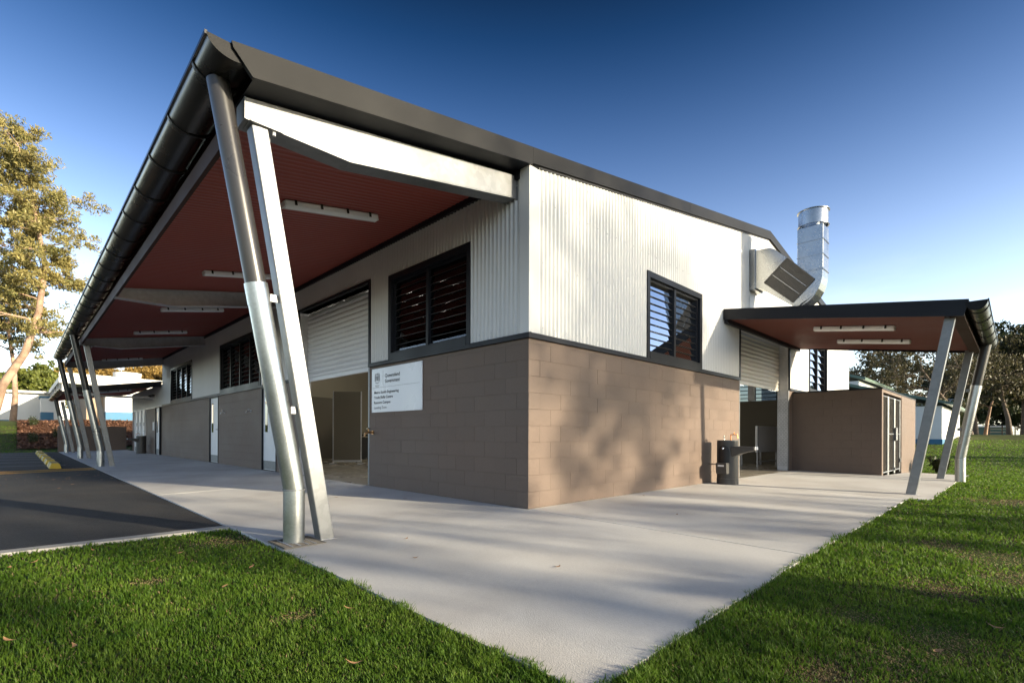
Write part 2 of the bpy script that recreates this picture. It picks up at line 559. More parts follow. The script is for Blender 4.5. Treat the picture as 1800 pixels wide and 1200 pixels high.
def axis(lines):
    return np.array(sorted(set(np.round(np.concatenate([np.asarray(l, float).ravel() for l in lines]), 4))))
gx = axis([np.linspace(-900, -60, 12), np.linspace(-60, -10, 26), np.linspace(-10, 20, 61), np.linspace(20, 70, 51), np.linspace(70, 900, 14),
           [SLAB_X0, SLAB_X0 + .04, 13.95, 13.99]])
gy = axis([np.linspace(-900, -60, 12), np.linspace(-60, -12, 25), np.linspace(-12, 30, 85), np.linspace(30, 60, 61), np.linspace(60, 900, 16),
           [SLAB_Y0, SLAB_Y0 + .04, -3.25, -3.21, 1.45, 1.49, 31.2, 31.16]])
GX, GY = np.meshgrid(gx, gy, indexing='ij')
GZ = lawn_z(GX, GY)
inner = on_hard(GX - .02, GY - .02) & on_hard(GX + .02, GY + .02) & on_hard(GX - .02, GY + .02) & on_hard(GX + .02, GY - .02)
GZ = np.where(inner, GZ - 0.35, GZ - 0.012)
GZ = np.where(inner & (GY > 31), GZ, GZ)
nx, ny = len(gx), len(gy)
ii = (np.arange(nx - 1)[:, None] * ny + np.arange(ny - 1)[None, :]).ravel()
gf = np.stack([ii, ii + ny, ii + ny + 1, ii + 1], 1)
g = obj('ground', np_mesh('ground', np.stack([GX.ravel(), GY.ravel(), GZ.ravel()], 1), gf), 'soil')
tag(g, kind='structure')

# concrete slab with its joints
slab = bpy.data.objects.new('concrete_slab', None)
COL.objects.link(slab)
tag(slab, kind='structure')
def slab_panel(x0, x1, y0, y1, g=0.010):
    x0 += g; x1 -= g; y0 += g; y1 -= g
    xs = [x0] + [q for q in (0.0, 10.0) if x0 < q < x1] + [x1]
    ys = [y0] + [q for q in (0.0,) if y0 < q < y1] + [y1]
    mb = MB()
    V = [(x, y, slabz(x, y)) for x in xs for y in ys]
    n = len(ys)
    F = [(i * n + j, (i + 1) * n + j, (i + 1) * n + j + 1, i * n + j + 1) for i in range(len(xs) - 1) for j in range(n - 1)]
    mb.add(V, F)
    ring = [(x, y0) for x in xs] + [(x1, y) for y in ys[1:]] + [(x, y1) for x in xs[-2::-1]] + [(x0, y) for y in ys[-2:0:-1]]
    k = len(ring)
    mb.add([(x, y, slabz(x, y)) for x, y in ring] + [(x, y, slabz(x, y) - .15) for x, y in ring],
           [(i, i + k, (i + 1) % k + k, (i + 1) % k) for i in range(k)])
    return mb.build('slab_panel', 'concrete', slab)
slab_panel(SLAB_X0, 0.0, SLAB_Y0, 5.2)
slab_panel(0.0, 5.1, SLAB_Y0, 0.0)
slab_panel(5.1, 10.0, -3.25, 0.0)
slab_panel(10.0, 14.0, -3.25, -1.9)
for a, b in ((5.2, 10.4), (10.4, 15.6), (15.6, 20.8), (20.8, 26.0), (26.0, 31.0)):
    slab_panel(SLAB_X0, 0.0, a, b)
MB().box(SLAB_X0 + .02, -.02, SLAB_Y0 + .02, 30.9, -.30, -.135).build('joint_bed', 'indark', slab)
MB().box(-.02, 13.9, SLAB_Y0 + .02, -.01, -.40, -.235).build('joint_bed', 'indark', slab)
# a few stains are in the material; the far footpath past the enclosure
# asphalt car park
AZ = -0.066
a = MB().box(-40, SLAB_X0 - .003, 1.62, 31.2, -.4, AZ).build('car_park_asphalt', 'asphalt')
tag(a, kind='structure')
k = MB().box(-40, SLAB_X0 - .003, 1.47, 1.617, -.4, AZ + .012).build('kerb_edge', 'kerb', None, bevel=.006)
tag(k, kind='structure')
# painted lines
def ground_line(name, x0, y0, x1, y1, w, m, z=AZ + .004):
    d = Vector((x1 - x0, y1 - y0)).normalized(); n_ = Vector((-d.y, d.x)) * w / 2
    mb = MB()
    mb.add([(x0 + n_.x, y0 + n_.y, z), (x0 - n_.x, y0 - n_.y, z), (x1 - n_.x, y1 - n_.y, z), (x1 + n_.x, y1 + n_.y, z)], [(0, 1, 2, 3)])
    o = mb.build(name, m)
    return o
for i, y in enumerate((16.3, 18.9, 21.5, 24.1, 26.7, 29.3)):
    tag(ground_line('bay_line', -9, y, -3.3, y, .09, 'line_w'), kind='structure')
for (ya, yb) in ((12.2, 13.15), (12.75, 13.35), (13.3, 13.75), (13.85, 13.95)):
    tag(ground_line('hatch_line', -9, ya - .9, -2.86, yb, .15, 'line_y'), kind='structure')

# ================================================================== the workshop
BW, BL = 16.1, 21.2                 # width along x, length along y
bld = thing('workshop_building', 'large workshop with brown block base and white corrugated upper walls', 'building')

# --- block masonry ---------------------------------------------------------
def block_mesh(w):
    mb = MB()
    h, c, d = 0.1976, 0.0013, 0.03
    w2, h2 = w / 2, h / 2
    k = c * .45
    f = [(-w2 + k, 0, -h2 + c), (w2 - k, 0, -h2 + c), (w2 - k, 0, h2 - c), (-w2 + k, 0, h2 - c)]
    r = [(-w2, c, -h2), (w2, c, -h2), (w2, c, h2), (-w2, c, h2)]
    b = [(-w2, d, -h2), (w2, d, -h2), (w2, d, h2), (-w2, d, h2)]
    mb.add(f + r + b, [(0, 1, 2, 3)] + [(i, i + 4, (i + 1) % 4 + 4, (i + 1) % 4) for i in range(4)]
           + [(i + 4, i + 8, (i + 1) % 4 + 8, (i + 1) % 4 + 4) for i in range(4)])
    return mb
_blk = {}
def block(w, parent, center, face):
    w = round(w, 3)
    if w not in _blk:
        _blk[w] = block_mesh(w).mesh('block')
    o = obj('block', _blk[w], 'block', parent)
    o.location = center
    if face == 'x':
        o.rotation_euler = (0, 0, -math.pi / 2)
    return o
def courses(a0, a1, ncourse=10):
    """(centre, width, z) along the wall with a running bond of 400 mm blocks"""
    out = []
    for c in range(ncourse):
        e = [a0]
        t = a0 + (0.4 if c % 2 else 0.2)
        while t < a1 - 0.06:
            if t > a0 + 0.06: e.append(t)
            t += 0.4
        e.append(a1)
        for p, q in zip(e[:-1], e[1:]):
            out.append(((p + q) / 2, q - p - 0.0010, c * 0.2 + 0.1))
    return out
wl_near = MB().box(.0035, .19, .008, 3.85, 0, 2.0).build('masonry_wall', 'block', bld)
wl_near['label'] = 'brown painted block wall below the sign'
rng = random.Random(3)
for c, w, z in courses(0.0, 3.85):
    block(w, wl_near, (rng.uniform(-.0012, .0012), c, z), 'x')
wr_near = MB().box(.195, 6.45, .0035, .19, 0, 2.0).build('masonry_wall', 'block', bld)
wr_near['label'] = 'sunlit brown painted block wall'
for c, w, z in courses(0.002, 6.45):
    block(w, wr_near, (c, rng.uniform(-.0012, .0012), z), 'y')
# the far stretches: many small blocks, one part
far = MB()
def far_blocks(a0, a1, face, off=0.0):
    for c, w, z in courses(a0, a1):
        bm = block_mesh(w)
        if face == 'x': far.add([(y + off, c - x, z + zz) for x, y, zz in bm.v], bm.f)
        else: far.add([(c + x, y + off, z + zz) for x, y, zz in bm.v], bm.f)
MB().box(.008, .19, 6.85, 8.2, 0, 2.0).build('masonry_wall', 'block', bld)
MB().box(.008, .19, 14.0, BL, 0, 2.0).build('masonry_wall', 'block', bld)
wl_far = MB().box(.008, .19, 9.2, 13.0, 0, 2.0).build('masonry_wall', 'block', bld)
wl_far['label'] = 'shaded brown block wall between the white doors'
far_blocks(6.85, 8.2, 'x'); far_blocks(9.2, 13.0, 'x'); far_blocks(14.0, BL, 'x')
fo = far.build('blockwork', 'block', wl_far)
fo['kind'] = 'stuff'
far = MB()
wr_far = MB().box(9.72, BW, .008, .19, 0, 2.0).build('masonry_wall', 'block', bld)
far_blocks(9.72, BW, 'y')
far.build('blockwork', 'block', wr_far)['kind'] = 'stuff'
# top make-up strip under the flashing
for a0, a1 in ((.0, 3.85), (6.85, 8.2), (9.2, 13.0), (14.0, BL)):
    MB().box(.0, .19, a0, a1, 2.0, 2.05).build('wall_top_course', 'block', bld)
for a0, a1 in ((.19, 6.45), (9.72, BW)):
    MB().box(a0, a1, .0, .19, 2.0, 2.05).build('wall_top_course', 'block', bld)

# --- back and side walls, lining, floor ------------------------------------
MB().box(BW - .2, BW, .2, 1.2, 0, 4.1).box(BW - .2, BW, 1.2, 9.5, 0, 2.05).box(BW - .2, BW, 1.2, 9.5, 3.5, 4.1).box(BW - .2, BW, 9.5, BL, 0, 4.1).build('rear_wall', 'inblock', bld)
MB().box(.2, BW, BL - .2, BL, 0, 5.2).build('end_wall', 'inwall', bld)
MB().box(.0, BW - .2, .0, BL - .2, -.2, -.001).build('floor', 'floor_in', bld)
# inner partitions seen through the raised shutters
MB().box(2.2, 2.9, 13.6, 13.7, 0, 3.4).box(2.9, 9.0, 13.7, 13.8, 0, 3.4).box(.2, 2.2, 13.7, 13.8, 0, 3.4).build('inner_wall', 'inwall', bld)
# lining on the inside face of the outer walls
MB().box(.195, .20, .2, 3.85, 0, 2.04).build('lining', 'inblock', bld)
MB().box(.195, .20, 6.85, BL - .2, 0, 2.04).build('lining', 'inblock', bld)
MB().box(.2, 6.45, .195, .20, 0, 2.04).build('lining', 'inblock', bld)

# --- corrugated cladding ----------------------------------------------------
def corr(parent, face, a0, a1, zb, zt, base=-0.012, pitch=0.076, amp=0.0105, m='clad', name='cladding_sheet'):
    n = max(2, int((a1 - a0) / pitch * 8))
    t = np.linspace(a0, a1, n + 1)
    o = base - amp * np.cos(2 * np.pi * t / pitch)
    top = np.array([zt(q) if callable(zt) else zt for q in t])
    bot = np.array([zb(q) if callable(zb) else zb for q in t])
    if face == 'x':
        V = np.concatenate([np.stack([o, t, bot], 1), np.stack([o, t, top], 1)])
    else:
        V = np.concatenate([np.stack([t, o, bot], 1), np.stack([t, o, top], 1)])
    i = np.arange(n)
    F = np.stack([i, i + 1, i + n + 2, i + n + 1], 1)
    me = np_mesh(name, V, F)
    return obj(name, me, m, parent, smooth=True, angle=80)
gab = lambda x: (4.312 + SL * x if x < 8.12 else 4.312 + SL * (16.24 - x))      # roof top over the gable wall
gtop = lambda x: gab(x) - 0.20
LT = 4.0
W1 = (1.08, 3.13, 2.115, 3.47); W2 = (9.25, 12.75, 2.115, 3.53); W3 = (16.17, 19.54, 2.115, 3.47)
RD = (3.80, 6.85, 3.52)
corr(bld, 'x', .13, W1[0], 2.11, LT)
corr(bld, 'x', W1[0], W1[1], W1[3], LT)
corr(bld, 'x', W1[1], RD[0], 2.11, LT)
corr(bld, 'x', RD[0], RD[1], RD[2], LT)
corr(bld, 'x', RD[1], W2[0], 2.11, LT)
corr(bld, 'x', W2[0], W2[1], W2[3], LT)
corr(bld, 'x', W2[1], W3[0], 2.11, LT)
corr(bld, 'x', W3[0], W3[1], W3[3], LT)
corr(bld, 'x', W3[1], BL, 2.11, LT)
RW = (2.70, 4.60, 2.115, 3.47)
RR = (6.45, 9.70, 3.50)
corr(bld, 'y', .15, RW[0], 2.11, gtop)
corr(bld, 'y', RW[0], RW[1], RW[3], gtop)
corr(bld, 'y', RW[1], RR[0], 2.11, gtop)
corr(bld, 'y', RR[0], 6.98, RR[2], gtop)
o = MB().prism_y([(6.985, RR[2]), (RR[1], RR[2]), (RR[1], gtop(RR[1])), (8.12, gtop(8.12)), (6.985, gtop(6.985))], -.021, -.012).build('flat_cladding_sheet', 'clad', bld)
RE = (11.4, 13.25, 2.115, 3.60)
corr(bld, 'y', RR[1], RE[0], 2.11, gtop)
corr(bld, 'y', RE[0], RE[1], RE[3], gtop)
corr(bld, 'y', RE[1], BW, 2.11, gtop)
# wall core behind the cladding (so light does not leak), with the openings left free
core = MB()
def core_x(a0, a1, z0, z1): core.box(.03, .18, a0, a1, z0, z1)
def core_y(a0, a1, z0, z1): core.box(a0, a1, .03, .18, z0, z1)
for a0, a1, z0, z1 in ((.19, W1[0], 2.05, 4.05), (W1[0], W1[1], W1[3], 4.05), (W1[1], RD[0], 2.05, 4.05), (RD[0], RD[1], RD[2], 4.05), (RD[1], W2[0], 2.05, 4.05),
                       (W2[0], W2[1], W2[3], 4.05), (W2[1], W3[0], 2.05, 4.05), (W3[0], W3[1], W3[3], 4.05), (W3[1], BL - .2, 2.05, 4.05)):
    core_x(a0, a1, z0, z1)
for a0, a1, z0, z1 in ((.03, RW[0], 2.05, 4.1), (RW[0], RW[1], RW[3], 4.1), (RW[1], RR[0], 2.05, 4.1), (RR[0], RR[1], RR[2], 4.1), (RR[1], RE[0], 2.05, 4.1), (RE[0], RE[1], RE[3], 4.1), (RE[1], BW - .01, 2.05, 4.1)):
    core_y(a0, a1, z0, z1)
core.prism_y([(.03, 4.1), (BW - .03, 4.1), (8.12, gtop(8.12))], .03, .18)
core.build('wall_framing', 'indark', bld)
# corner flashing and other flat trims
MB().prism_z([(-.027, -.027), (.155, -.027), (.155, -.0235), (-.0235, -.0235), (-.0235, .13), (-.027, .13)], 2.108, 4.105).build('corner_flashing', 'clad', bld)
# dark band (z 2.05 - 2.115)
bd = [(-.042, 2.052), (-.042, 2.103), (-.026, 2.118), (.004, 2.118), (.004, 2.052)]
for a0, a1 in ((-.042, 3.80), (6.91, 8.2), (8.2, 14.0), (14.0, BL)):
    MB().prism_y(bd, a0, a1 - .002).build('band_flashing', 'trim', bld)
for a0, a1 in ((.005, 6.40), (9.74, BW)):
    MB().prism_x([(y, z) for y, z in bd], a0, a1).build('band_flashing', 'trim', bld)
# dark strip over the cladding-to-soffit gap; its colour carries the gap's shade
MB().box(-.055, .02, .13, BL, LT - .005, 4.098).build('soffit_gap_strip', 'trim', bld)
# screws of the cladding
scr = MB()
for y in np.arange(.19, 3.8, .228):
    for z in (2.20, 3.62, 3.93):
        if W1[0] - .05 < y < W1[1] + .05 and z < 3.5: continue
        scr.box(-.026, -.0205, y - .006, y + .006, z - .006, z + .006)
for x in np.arange(.228, 6.4, .228):
    for z in (2.20, 3.0, 3.75, gtop(x) - .12):
        if RW[0] - .05 < x < RW[1] + .05 and z < 3.55: continue
        if z > gtop(x) - .05: continue
        scr.box(x - .006, x + .006, -.026, -.0205, z - .006, z + .006)
scr.build('cladding_screws', 'galv_dull', bld)['kind'] = 'stuff'

# --- windows ----------------------------------------------------------------
def window(face, a0, a1, z0, z1, bays, rows, name='louvre_window', label=None, tilt=10, flat_rows=0):
    """surround, mullions and glass louvre blades; built for a wall facing -y, turned for -x"""
    T = (lambda p: (p[1], p[0], p[2])) if face == 'x' else (lambda p: p)
    def box(mb, u0, u1, d0, d1, q0, q1):
        b = MB().box(u0, u1, d0, d1, q0, q1)
        mb.add([T(p) for p in b.v], b.f)
    fr = MB()
    s = .060
    box(fr, a0 - .02, a0 + s, -.034, .06, z0 - .06, z1 + .02)
    box(fr, a1 - s, a1 + .02, -.034, .06, z0 - .06, z1 + .02)
    box(fr, a0 + s, a1 - s, -.033, .06, z1 - .075, z1 + .02)
    box(fr, a0 + s, a1 - s, -.040, .06, z0 - .062, z0 + .10)
    w = fr.build(name, 'trim', bld, bevel=.003)
    if label: w['label'] = label
    ia0, ia1, iz0, iz1 = a0 + s, a1 - s, z0 + .10, z1 - .075
    sub = MB()
    for q in (ia0, ia1 - .03):
        box(sub, q + .001, q + .029, .02, .09, iz0, iz1)
    box(sub, ia0 + .03, ia1 - .03, .02, .09, iz0 + .001, iz0 + .03)
    box(sub, ia0 + .03, ia1 - .03, .02, .09, iz1 - .03, iz1 - .001)
    sub.build('sash_frame', 'trim', w)
    bw = (ia1 - ia0) / bays
    for k in range(1, bays):
        mu = MB(); c = ia0 + bw * k
        box(mu, c - .03, c + .03, .005, .085, iz0 + .002, iz1 - .002)
        mu.build('mullion', 'trim', w)
    H = (iz1 - iz0 - .06) / rows
    th = math.radians(tilt)
    me = {}
    for k in range(bays):
        u0 = ia0 + bw * k + .034; u1 = ia0 + bw * (k + 1) - .034
        for r in range(rows):
            zc = iz0 + .03 + H * (r + .5)
            th = math.radians(1.0 if r < flat_rows else tilt)
            key = (round(u1 - u0, 4), r < flat_rows)
            if key not in me:
                g2, e2 = MB(), MB()
                hh = H * .5 + .006
                dy, dz = math.sin(th) * hh, math.cos(th) * hh
                ny_, nz_ = math.cos(th) * .003, math.sin(th) * .003
                L2 = key[0] / 2
                c4 = [(-dy - ny_, -dz + nz_), (-dy + ny_, -dz - nz_), (dy + ny_, dz - nz_), (dy - ny_, dz + nz_)]
                g2.add([T((x, y, z)) for x in (-L2, L2) for y, z in c4], [(0, 1, 2, 3), (7, 6, 5, 4), (0, 4, 5, 1), (1, 5, 6, 2), (2, 6, 7, 3), (3, 7, 4, 0)])
                e4 = [(-dy - ny_ - .001, -dz - .001), (-dy + ny_ + .002, -dz - .001), (-dy + ny_ + .002, -dz + .004), (-dy - ny_ - .001, -dz + .004)]
                e2.add([T((x, y, z)) for x in (-L2, L2) for y, z in e4], [(0, 1, 2, 3), (7, 6, 5, 4), (0, 4, 5, 1), (1, 5, 6, 2), (2, 6, 7, 3), (3, 7, 4, 0)])
                me[key] = (g2.mesh('louvre_blade'), e2.mesh('blade_edge'))
            loc = T(((u0 + u1) / 2, .055, zc))
            b = obj('louvre_blade', me[key][0], 'glass', w); b.location = loc
            if r:
                e = obj('blade_edge', me[key][1], 'black', w); e.location = loc
    return w
window('x', W1[0], W1[1], W1[2], W1[3], 2, 10, label='louvre window above the sign', flat_rows=2)
window('x', W2[0], W2[1], W2[2], W2[3], 4, 10, label='wide louvre window behind the leaning downpipe')
window('x', W3[0], W3[1], W3[2], W3[3], 4, 10, label='farthest louvre window under the verandah')
window('y', RW[0], RW[1], RW[2], RW[3], 2, 10, label='louvre window on the sunlit gable wall')
window('y', RE[0], RE[1], RE[2], RE[3], 2, 6, label='window above the brown enclosure')
# high windows on the far side, seen through the raised shutter
for a0 in (1.2, 5.4):
    fr = MB()
    for q in np.linspace(a0, a0 + 4.0, 5):
        fr.box(BW - .15, BW - .05, q, q + .06, 2.05, 3.5)
    for z in np.arange(2.05, 3.5, .15):
        fr.box(BW - .13, BW - .07, a0 + .06, a0 + 4.0, z, z + .025)
    w = fr.build('louvre_window', 'trim', bld)
    MB().box(BW - .112, BW - .106, a0 + .06, a0 + 4.0, 2.06, 3.5).build('louvre_blade', 'glass', w)

# --- roller doors ------------------------------------------------------------
def slat_mesh(L):
    pts = []
    for t in np.linspace(0, 1, 6):
        pts.append((-.012 * math.sin(math.pi * t), .004 + .088 * t))
    pts = [(0.006, .0), (0.004, .004)] + pts[1:-1] + [(0.004, .092), (.006, .0965)]
    pts += [(.012, .0965), (.012, 0)]
    return MB().prism_x(pts, -L / 2, L / 2).mesh('slat')
def roller(face, a0, a1, depth, zb, zt, m, label):
    L = a1 - a0
    rail = MB().box(-L / 2, L / 2, -.012, .03, zb, zb + .075).box(-.06, .06, -.02, -.012, zb + .02, zb + .035)
    if face == 'x':
        rail.v = [(p[1] + depth, -p[0] + (a0 + a1) / 2, p[2]) for p in rail.v]
    else:
        rail.v = [(p[0] + (a0 + a1) / 2, p[1] + depth, p[2]) for p in rail.v]
    d = rail.build('roller_door', m, bld, bevel=.004)
    d['label'] = label
    me = slat_mesh(L)
    z = zb + .078
    while z < zt:
        s = obj('slat', me, m, d)
        s.location = (depth, (a0 + a1) / 2, z) if face == 'x' else ((a0 + a1) / 2, depth, z)
        if face == 'x': s.rotation_euler = (0, 0, -math.pi / 2)
        z += .0985
    return d
roller('x', RD[0] + .06, RD[1] - .04, .17, 2.03, 3.48, 'shutter', 'white roller shutter raised halfway under the verandah')
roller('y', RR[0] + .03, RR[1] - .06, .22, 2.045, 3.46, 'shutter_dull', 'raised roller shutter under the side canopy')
# dark trims round the left roller door, galvanised guides
MB().box(-.036, .004, RD[0] - .06, RD[0], 2.06, RD[2] + .05).box(-.036, .004, RD[1], RD[1] + .06, 2.06, RD[2] + .05).box(-.0365, .16, RD[0], RD[1], RD[2], RD[2] + .05).build('door_trim', 'trim', bld)
MB().box(.004, .24, RD[1] - .03, RD[1] + .0, 0, 3.52).build('door_guide', 'galv_dull', bld)
MB().box(-.004, .05, RD[0] + .005, RD[0] + .05, .01, 2.06).box(.05, .24, RD[0], RD[0] + .03, .01, 3.52).build('door_guide', 'galv', bld)
MB().box(RR[0] - .05, RR[0], -.036, .004, 2.06, RR[2]).box(RR[1] - .04, RR[1] + .02, -.036, .004, 2.06, RR[2]).build('door_trim', 'trim', bld)
MB().box(RR[0], RR[0] + .03, -.004, .24, .01, RR[2]).build('door_guide', 'galv', bld)
gd = MB().box(RR[1] - .06, RR[1], .004, .25, .01, RR[2]).build('door_guide', 'galv_dull', bld)
gd['label'] = 'door jamb faced with chequer plate'
MB().box(RR[1] - .065, RR[1] + .02, -.006, .004, .01, 2.06).build('jamb_angle', 'galv', bld)
ch = MB()
for i in range(6):
    for j in range(36):
        y = .028 + i * .038; z = .14 + j * .048
        s_ = 1 if (i + j) % 2 else -1
        ch.beam((RR[1] - .0605, y - .012 * s_, z - .016), (RR[1] - .0605, y + .012 * s_, z + .016), .004, .009, up=(1, 0, 0))
ch.build('chequer_pattern', 'galv', gd)['kind'] = 'stuff'

# --- personnel doors ----------------------------------------------------------
def leaf_door(y0, y1, label, panel=True, vent=False, z1=2.05, parent=None):
    d = MB().box(.03, .07, y0 + .035, y1 - .035, .015, z1 - .03).build('door', 'white', parent or bld, bevel=.004)
    d['label'] = label
    MB().box(-.012, .09, y0, y0 + .03, 0, z1 - .001).box(-.012, .09, y1 - .03, y1, 0, z1 - .001).box(-.0115, .0895, y0 + .03, y1 - .03, z1 - .027, z1 - .002).build('door_frame', 'trim' if panel else 'white', d)
    if panel:
        MB().box(.024, .0295, y1 - .33, y1 - .17, .95, 1.85).build('vision_panel', 'glass_dark', d)
        MB().box(.0235, .029, y1 - .335, y1 - .165, .945, .95).box(.0235, .029, y1 - .335, y1 - .165, 1.85, 1.855).build('panel_bead', 'trim', d)
    if vent:
        MB().box(.022, .029, y0 + .35, y0 + .47, 1.28, 1.45).build('vent', 'black', d)
    MB().box(.025, .0295, y0 + .05, y1 - .05, .03, .24).build('kick_plate', 'galv', d)
    MB().tube([(.03, y0 + .09, 1.03), (-.02, y0 + .09, 1.03), (-.02, y0 + .2, 1.03)], .011, 8).build('handle', 'chrome', d)
    hg = MB()
    for z in (.3, 1.0, 1.75): hg.box(.012, .03, y0 + .034, y0 + .05, z, z + .1)
    hg.build('hinge', 'black', d)
    return d
leaf_door(8.2, 9.2, 'white door partly behind the nearest leaning downpipe')
leaf_door(13.0, 14.0, 'white door with narrow vision panel under the verandah')
MB().box(.09, .19, 8.2, 9.2, 0, 2.05).build('door_back', 'indark', bld)
MB().box(.09, .19, 13.0, 14.0, 0, 2.05).build('door_back', 'indark', bld)

# --- roof -----------------------------------------------------------------------
ridge = (8.12, gab(8.12))
mb = MB()
mb.prism_y([(-3.16, gab(-3.16) - .012), (8.12, ridge[1] - .012), (16.7, gab(16.7) - .012), (16.7, gab(16.7) - .10), (8.12, ridge[1] - .10), (-3.16, gab(-3.16) - .06)], -.02, BL + .05)
mb.build('roof', 'barge', bld)
# barge boards: separate lengths with fine joints
def barge(x0, x1, name='barge_board', cut=False):
    pts = [(x0, gab(x0)), (x1, gab(x1)), (x1, gab(x1) - .19), (x0, gab(x0) - .19)]
    if cut: pts = [(-3.245, gab(-3.245)), (x1, gab(x1)), (x1, gab(x1) - .20), (-3.10, gab(-3.10) - .222), (-3.19, gab(-3.2) - .10), (-3.235, gab(-3.24) - .045)]
    b = MB().prism_y(pts, -.062, -.024)
    b.build(name, 'barge', bld)
barge(-3.245, -.0, cut=True)
barge(.003, 4.05)
barge(4.053, 8.12)
barge(8.123, 16.7)
MB().prism_y([(0.16, gab(.16) - .19), (8.12, ridge[1] - .19), (16.0, gab(16.0) - .19), (16.0, gab(16) - .215), (8.12, ridge[1] - .215), (.16, gab(.16) - .215)], -.030, .02).build('gable_closure', 'black', bld)

# --- interior fittings: trusses and lit tubes -------------------------------------
tr = MB()
for y in (3.3, 7.0, 10.6):
    tr.beam((.2, y, 3.85), (15.9, y, 3.85), .06, .08, up=(0, 1, 0))
    xs = np.linspace(.3, 15.8, 17)
    for i in range(16):
        za = 3.85; zb = gab((xs[i] + xs[i + 1]) / 2) - .16
        tr.beam((xs[i], y, za), ((xs[i] + xs[i + 1]) / 2, y, zb), .04, .04)
        tr.beam((xs[i + 1], y, za), ((xs[i] + xs[i + 1]) / 2, y, zb), .04, .04)
tr.build('roof_truss', 'galv_dull', bld)
for x, y in ((2.0, 2.0), (2.0, 5.0), (5.0, 2.2), (5.0, 5.2), (8.5, 3.0), (8.5, 6.5), (3.0, 8.8), (6.0, 9.5), (3.0, 12.2), (12.0, 4.5), (1.5, 3.2), (1.5, 4.3), (3.4, 3.6), (3.6, 6.4)):
    MB().box(x - .62, x + .62, y - .03, y + .03, 3.66, 3.70).build('fluorescent_tube', 'tube', bld)

# ================================================================== verandah
ver = thing('verandah', 'tall verandah with leaning steel posts and red brown ribbed soffit', 'verandah', (0, 0, 0))
def ribbed(parent, axis_, a0, a1, b0, zb0, b1, zb1, pitch=.09, amp=.007, name='soffit_sheet', m='soffit'):
    """ribs repeat along a; the sheet runs from (b0,zb0) to (b1,zb1)"""
    n = int((a1 - a0) / pitch)
    prof = np.array([[0, 0], [.30, 0], [.36, -1], [.64, -1], [.70, 0]])
    t = []; h = []
    for i in range(n):
        for q, w in prof:
            t.append(a0 + (i + q) * (a1 - a0) / n); h.append(w * amp)
    t.append(a1); h.append(0)
    t = np.array(t); h = np.array(h)
    one = np.ones_like(t)
    if axis_ == 'y':
        V = np.concatenate([np.stack([one * b0, t, zb0 + h], 1), np.stack([one * b1, t, zb1 + h], 1)])
    else:
        V = np.concatenate([np.stack([t, one * b0, zb0 + h], 1), np.stack([t, one * b1, zb1 + h], 1)])
    k = len(t); i = np.arange(k - 1)
    return obj(name, np_mesh(name, V, np.stack([i, i + 1, i + k + 1, i + k], 1)), m, parent)
so = lambda x: 4.085 + SL * x
ribbed(ver, 'y', .42, BL, -3.06, so(-3.06), -.03, so(-.03))
# flat dark flashing under the gable edge
MB().prism_y([(-3.09, so(-3.09) + .004), (-.03, so(-.03) + .022), (-.03, so(-.03) + .026), (-3.09, so(-3.09) + .008)], -.060, .42).build('edge_flashing', 'trim', ver)
# eave purlin
MB().box(-3.095, -3.055, .43, BL, 3.40, 3.575).build('eave_purlin', 'purlin', ver)
# gutter
gc = (-3.225, 3.765); grx, grz = .175, .120
prof = [(gc[0] - grx - .012, gc[1] - .012), (gc[0] - grx - .012, gc[1] + .008), (gc[0] - grx + .006, gc[1] + .008)]
arc = [(gc[0] + grx * math.cos(t), gc[1] - grz * math.sin(t)) for t in np.linspace(math.pi, .35, 18)]
arc_in = [(gc[0] + (grx - .004) * math.cos(t), gc[1] - (grz - .004) * math.sin(t)) for t in np.linspace(.35, math.pi, 18)]
GL = BL + .1
gt = MB()
gt.prism_y(arc + arc_in, -.03, GL)
gt.prism_y([(gc[0] - grx - .014, gc[1] - .016), (gc[0] - grx - .014, gc[1] + .012), (gc[0] - grx + .004, gc[1] + .012), (gc[0] - grx + .004, gc[1] - .016)], -.031, GL)
gut = gt.build('gutter', 'gutter', ver, smooth=True, angle=30)
MB().prism_y(arc[:13] + [(gc[0] + .0, gc[1] + .0)], -.036, -.031).build('gutter_end', 'barge', gut)
bk = MB()
ao = [(gc[0] + (grx + .010) * math.cos(t), gc[1] - (grz + .010) * math.sin(t)) for t in np.linspace(math.pi - .02, .3, 14)]
ai = [(gc[0] + (grx + .001) * math.cos(t), gc[1] - (grz + .001) * math.sin(t)) for t in np.linspace(.3, math.pi - .02, 14)]
bk.prism_y(ao + ai, -.016, .016)
bkm = bk.mesh('gutter_bracket')
for i in range(24):
    b = obj('gutter_bracket', bkm, 'black', gut)
    b.location = (0, .36 + i * .9, 0)
# beams
top = [(-3.07, 3.552), (-.02, 4.045)]
bot = [(-3.07, 3.404), (-2.18, 3.400), (-.02, 3.790)]
def verandah_beam(y, front):
    mb = MB()
    yw = y if front else y + .10
    mb.prism_y([top[0], bot[0], bot[1], bot[2], top[1]], yw, yw + .012)
    y0, y1 = y, y + .20
    for (a, b) in ((bot[0], bot[1]), (bot[1], bot[2])):
        mb.prism_y([(a[0], a[1]), (b[0], b[1]), (b[0], b[1] - .012), (a[0], a[1] - .012)], y0 + .001, y1)
    mb.prism_y([top[0], top[1], (top[1][0], top[1][1] + .012), (top[0][0], top[0][1] + .012)], y0 + .001, y1)
    mb.box(-3.082, -3.071, y0 - .002, y1 + .002, 3.392, 3.566)
    mb.box(-.019, -.004, y0 - .01, y1 + .01, 3.76, 4.06)
    return mb.build('beam', 'galv' if front else 'galv_dull', ver, bevel=.0015)
verandah_beam(.20, True)['label'] = 'sunlit tapered galvanised beam at the gable end'
for y in (7.5, 14.4, 20.9):
    verandah_beam(y, False)
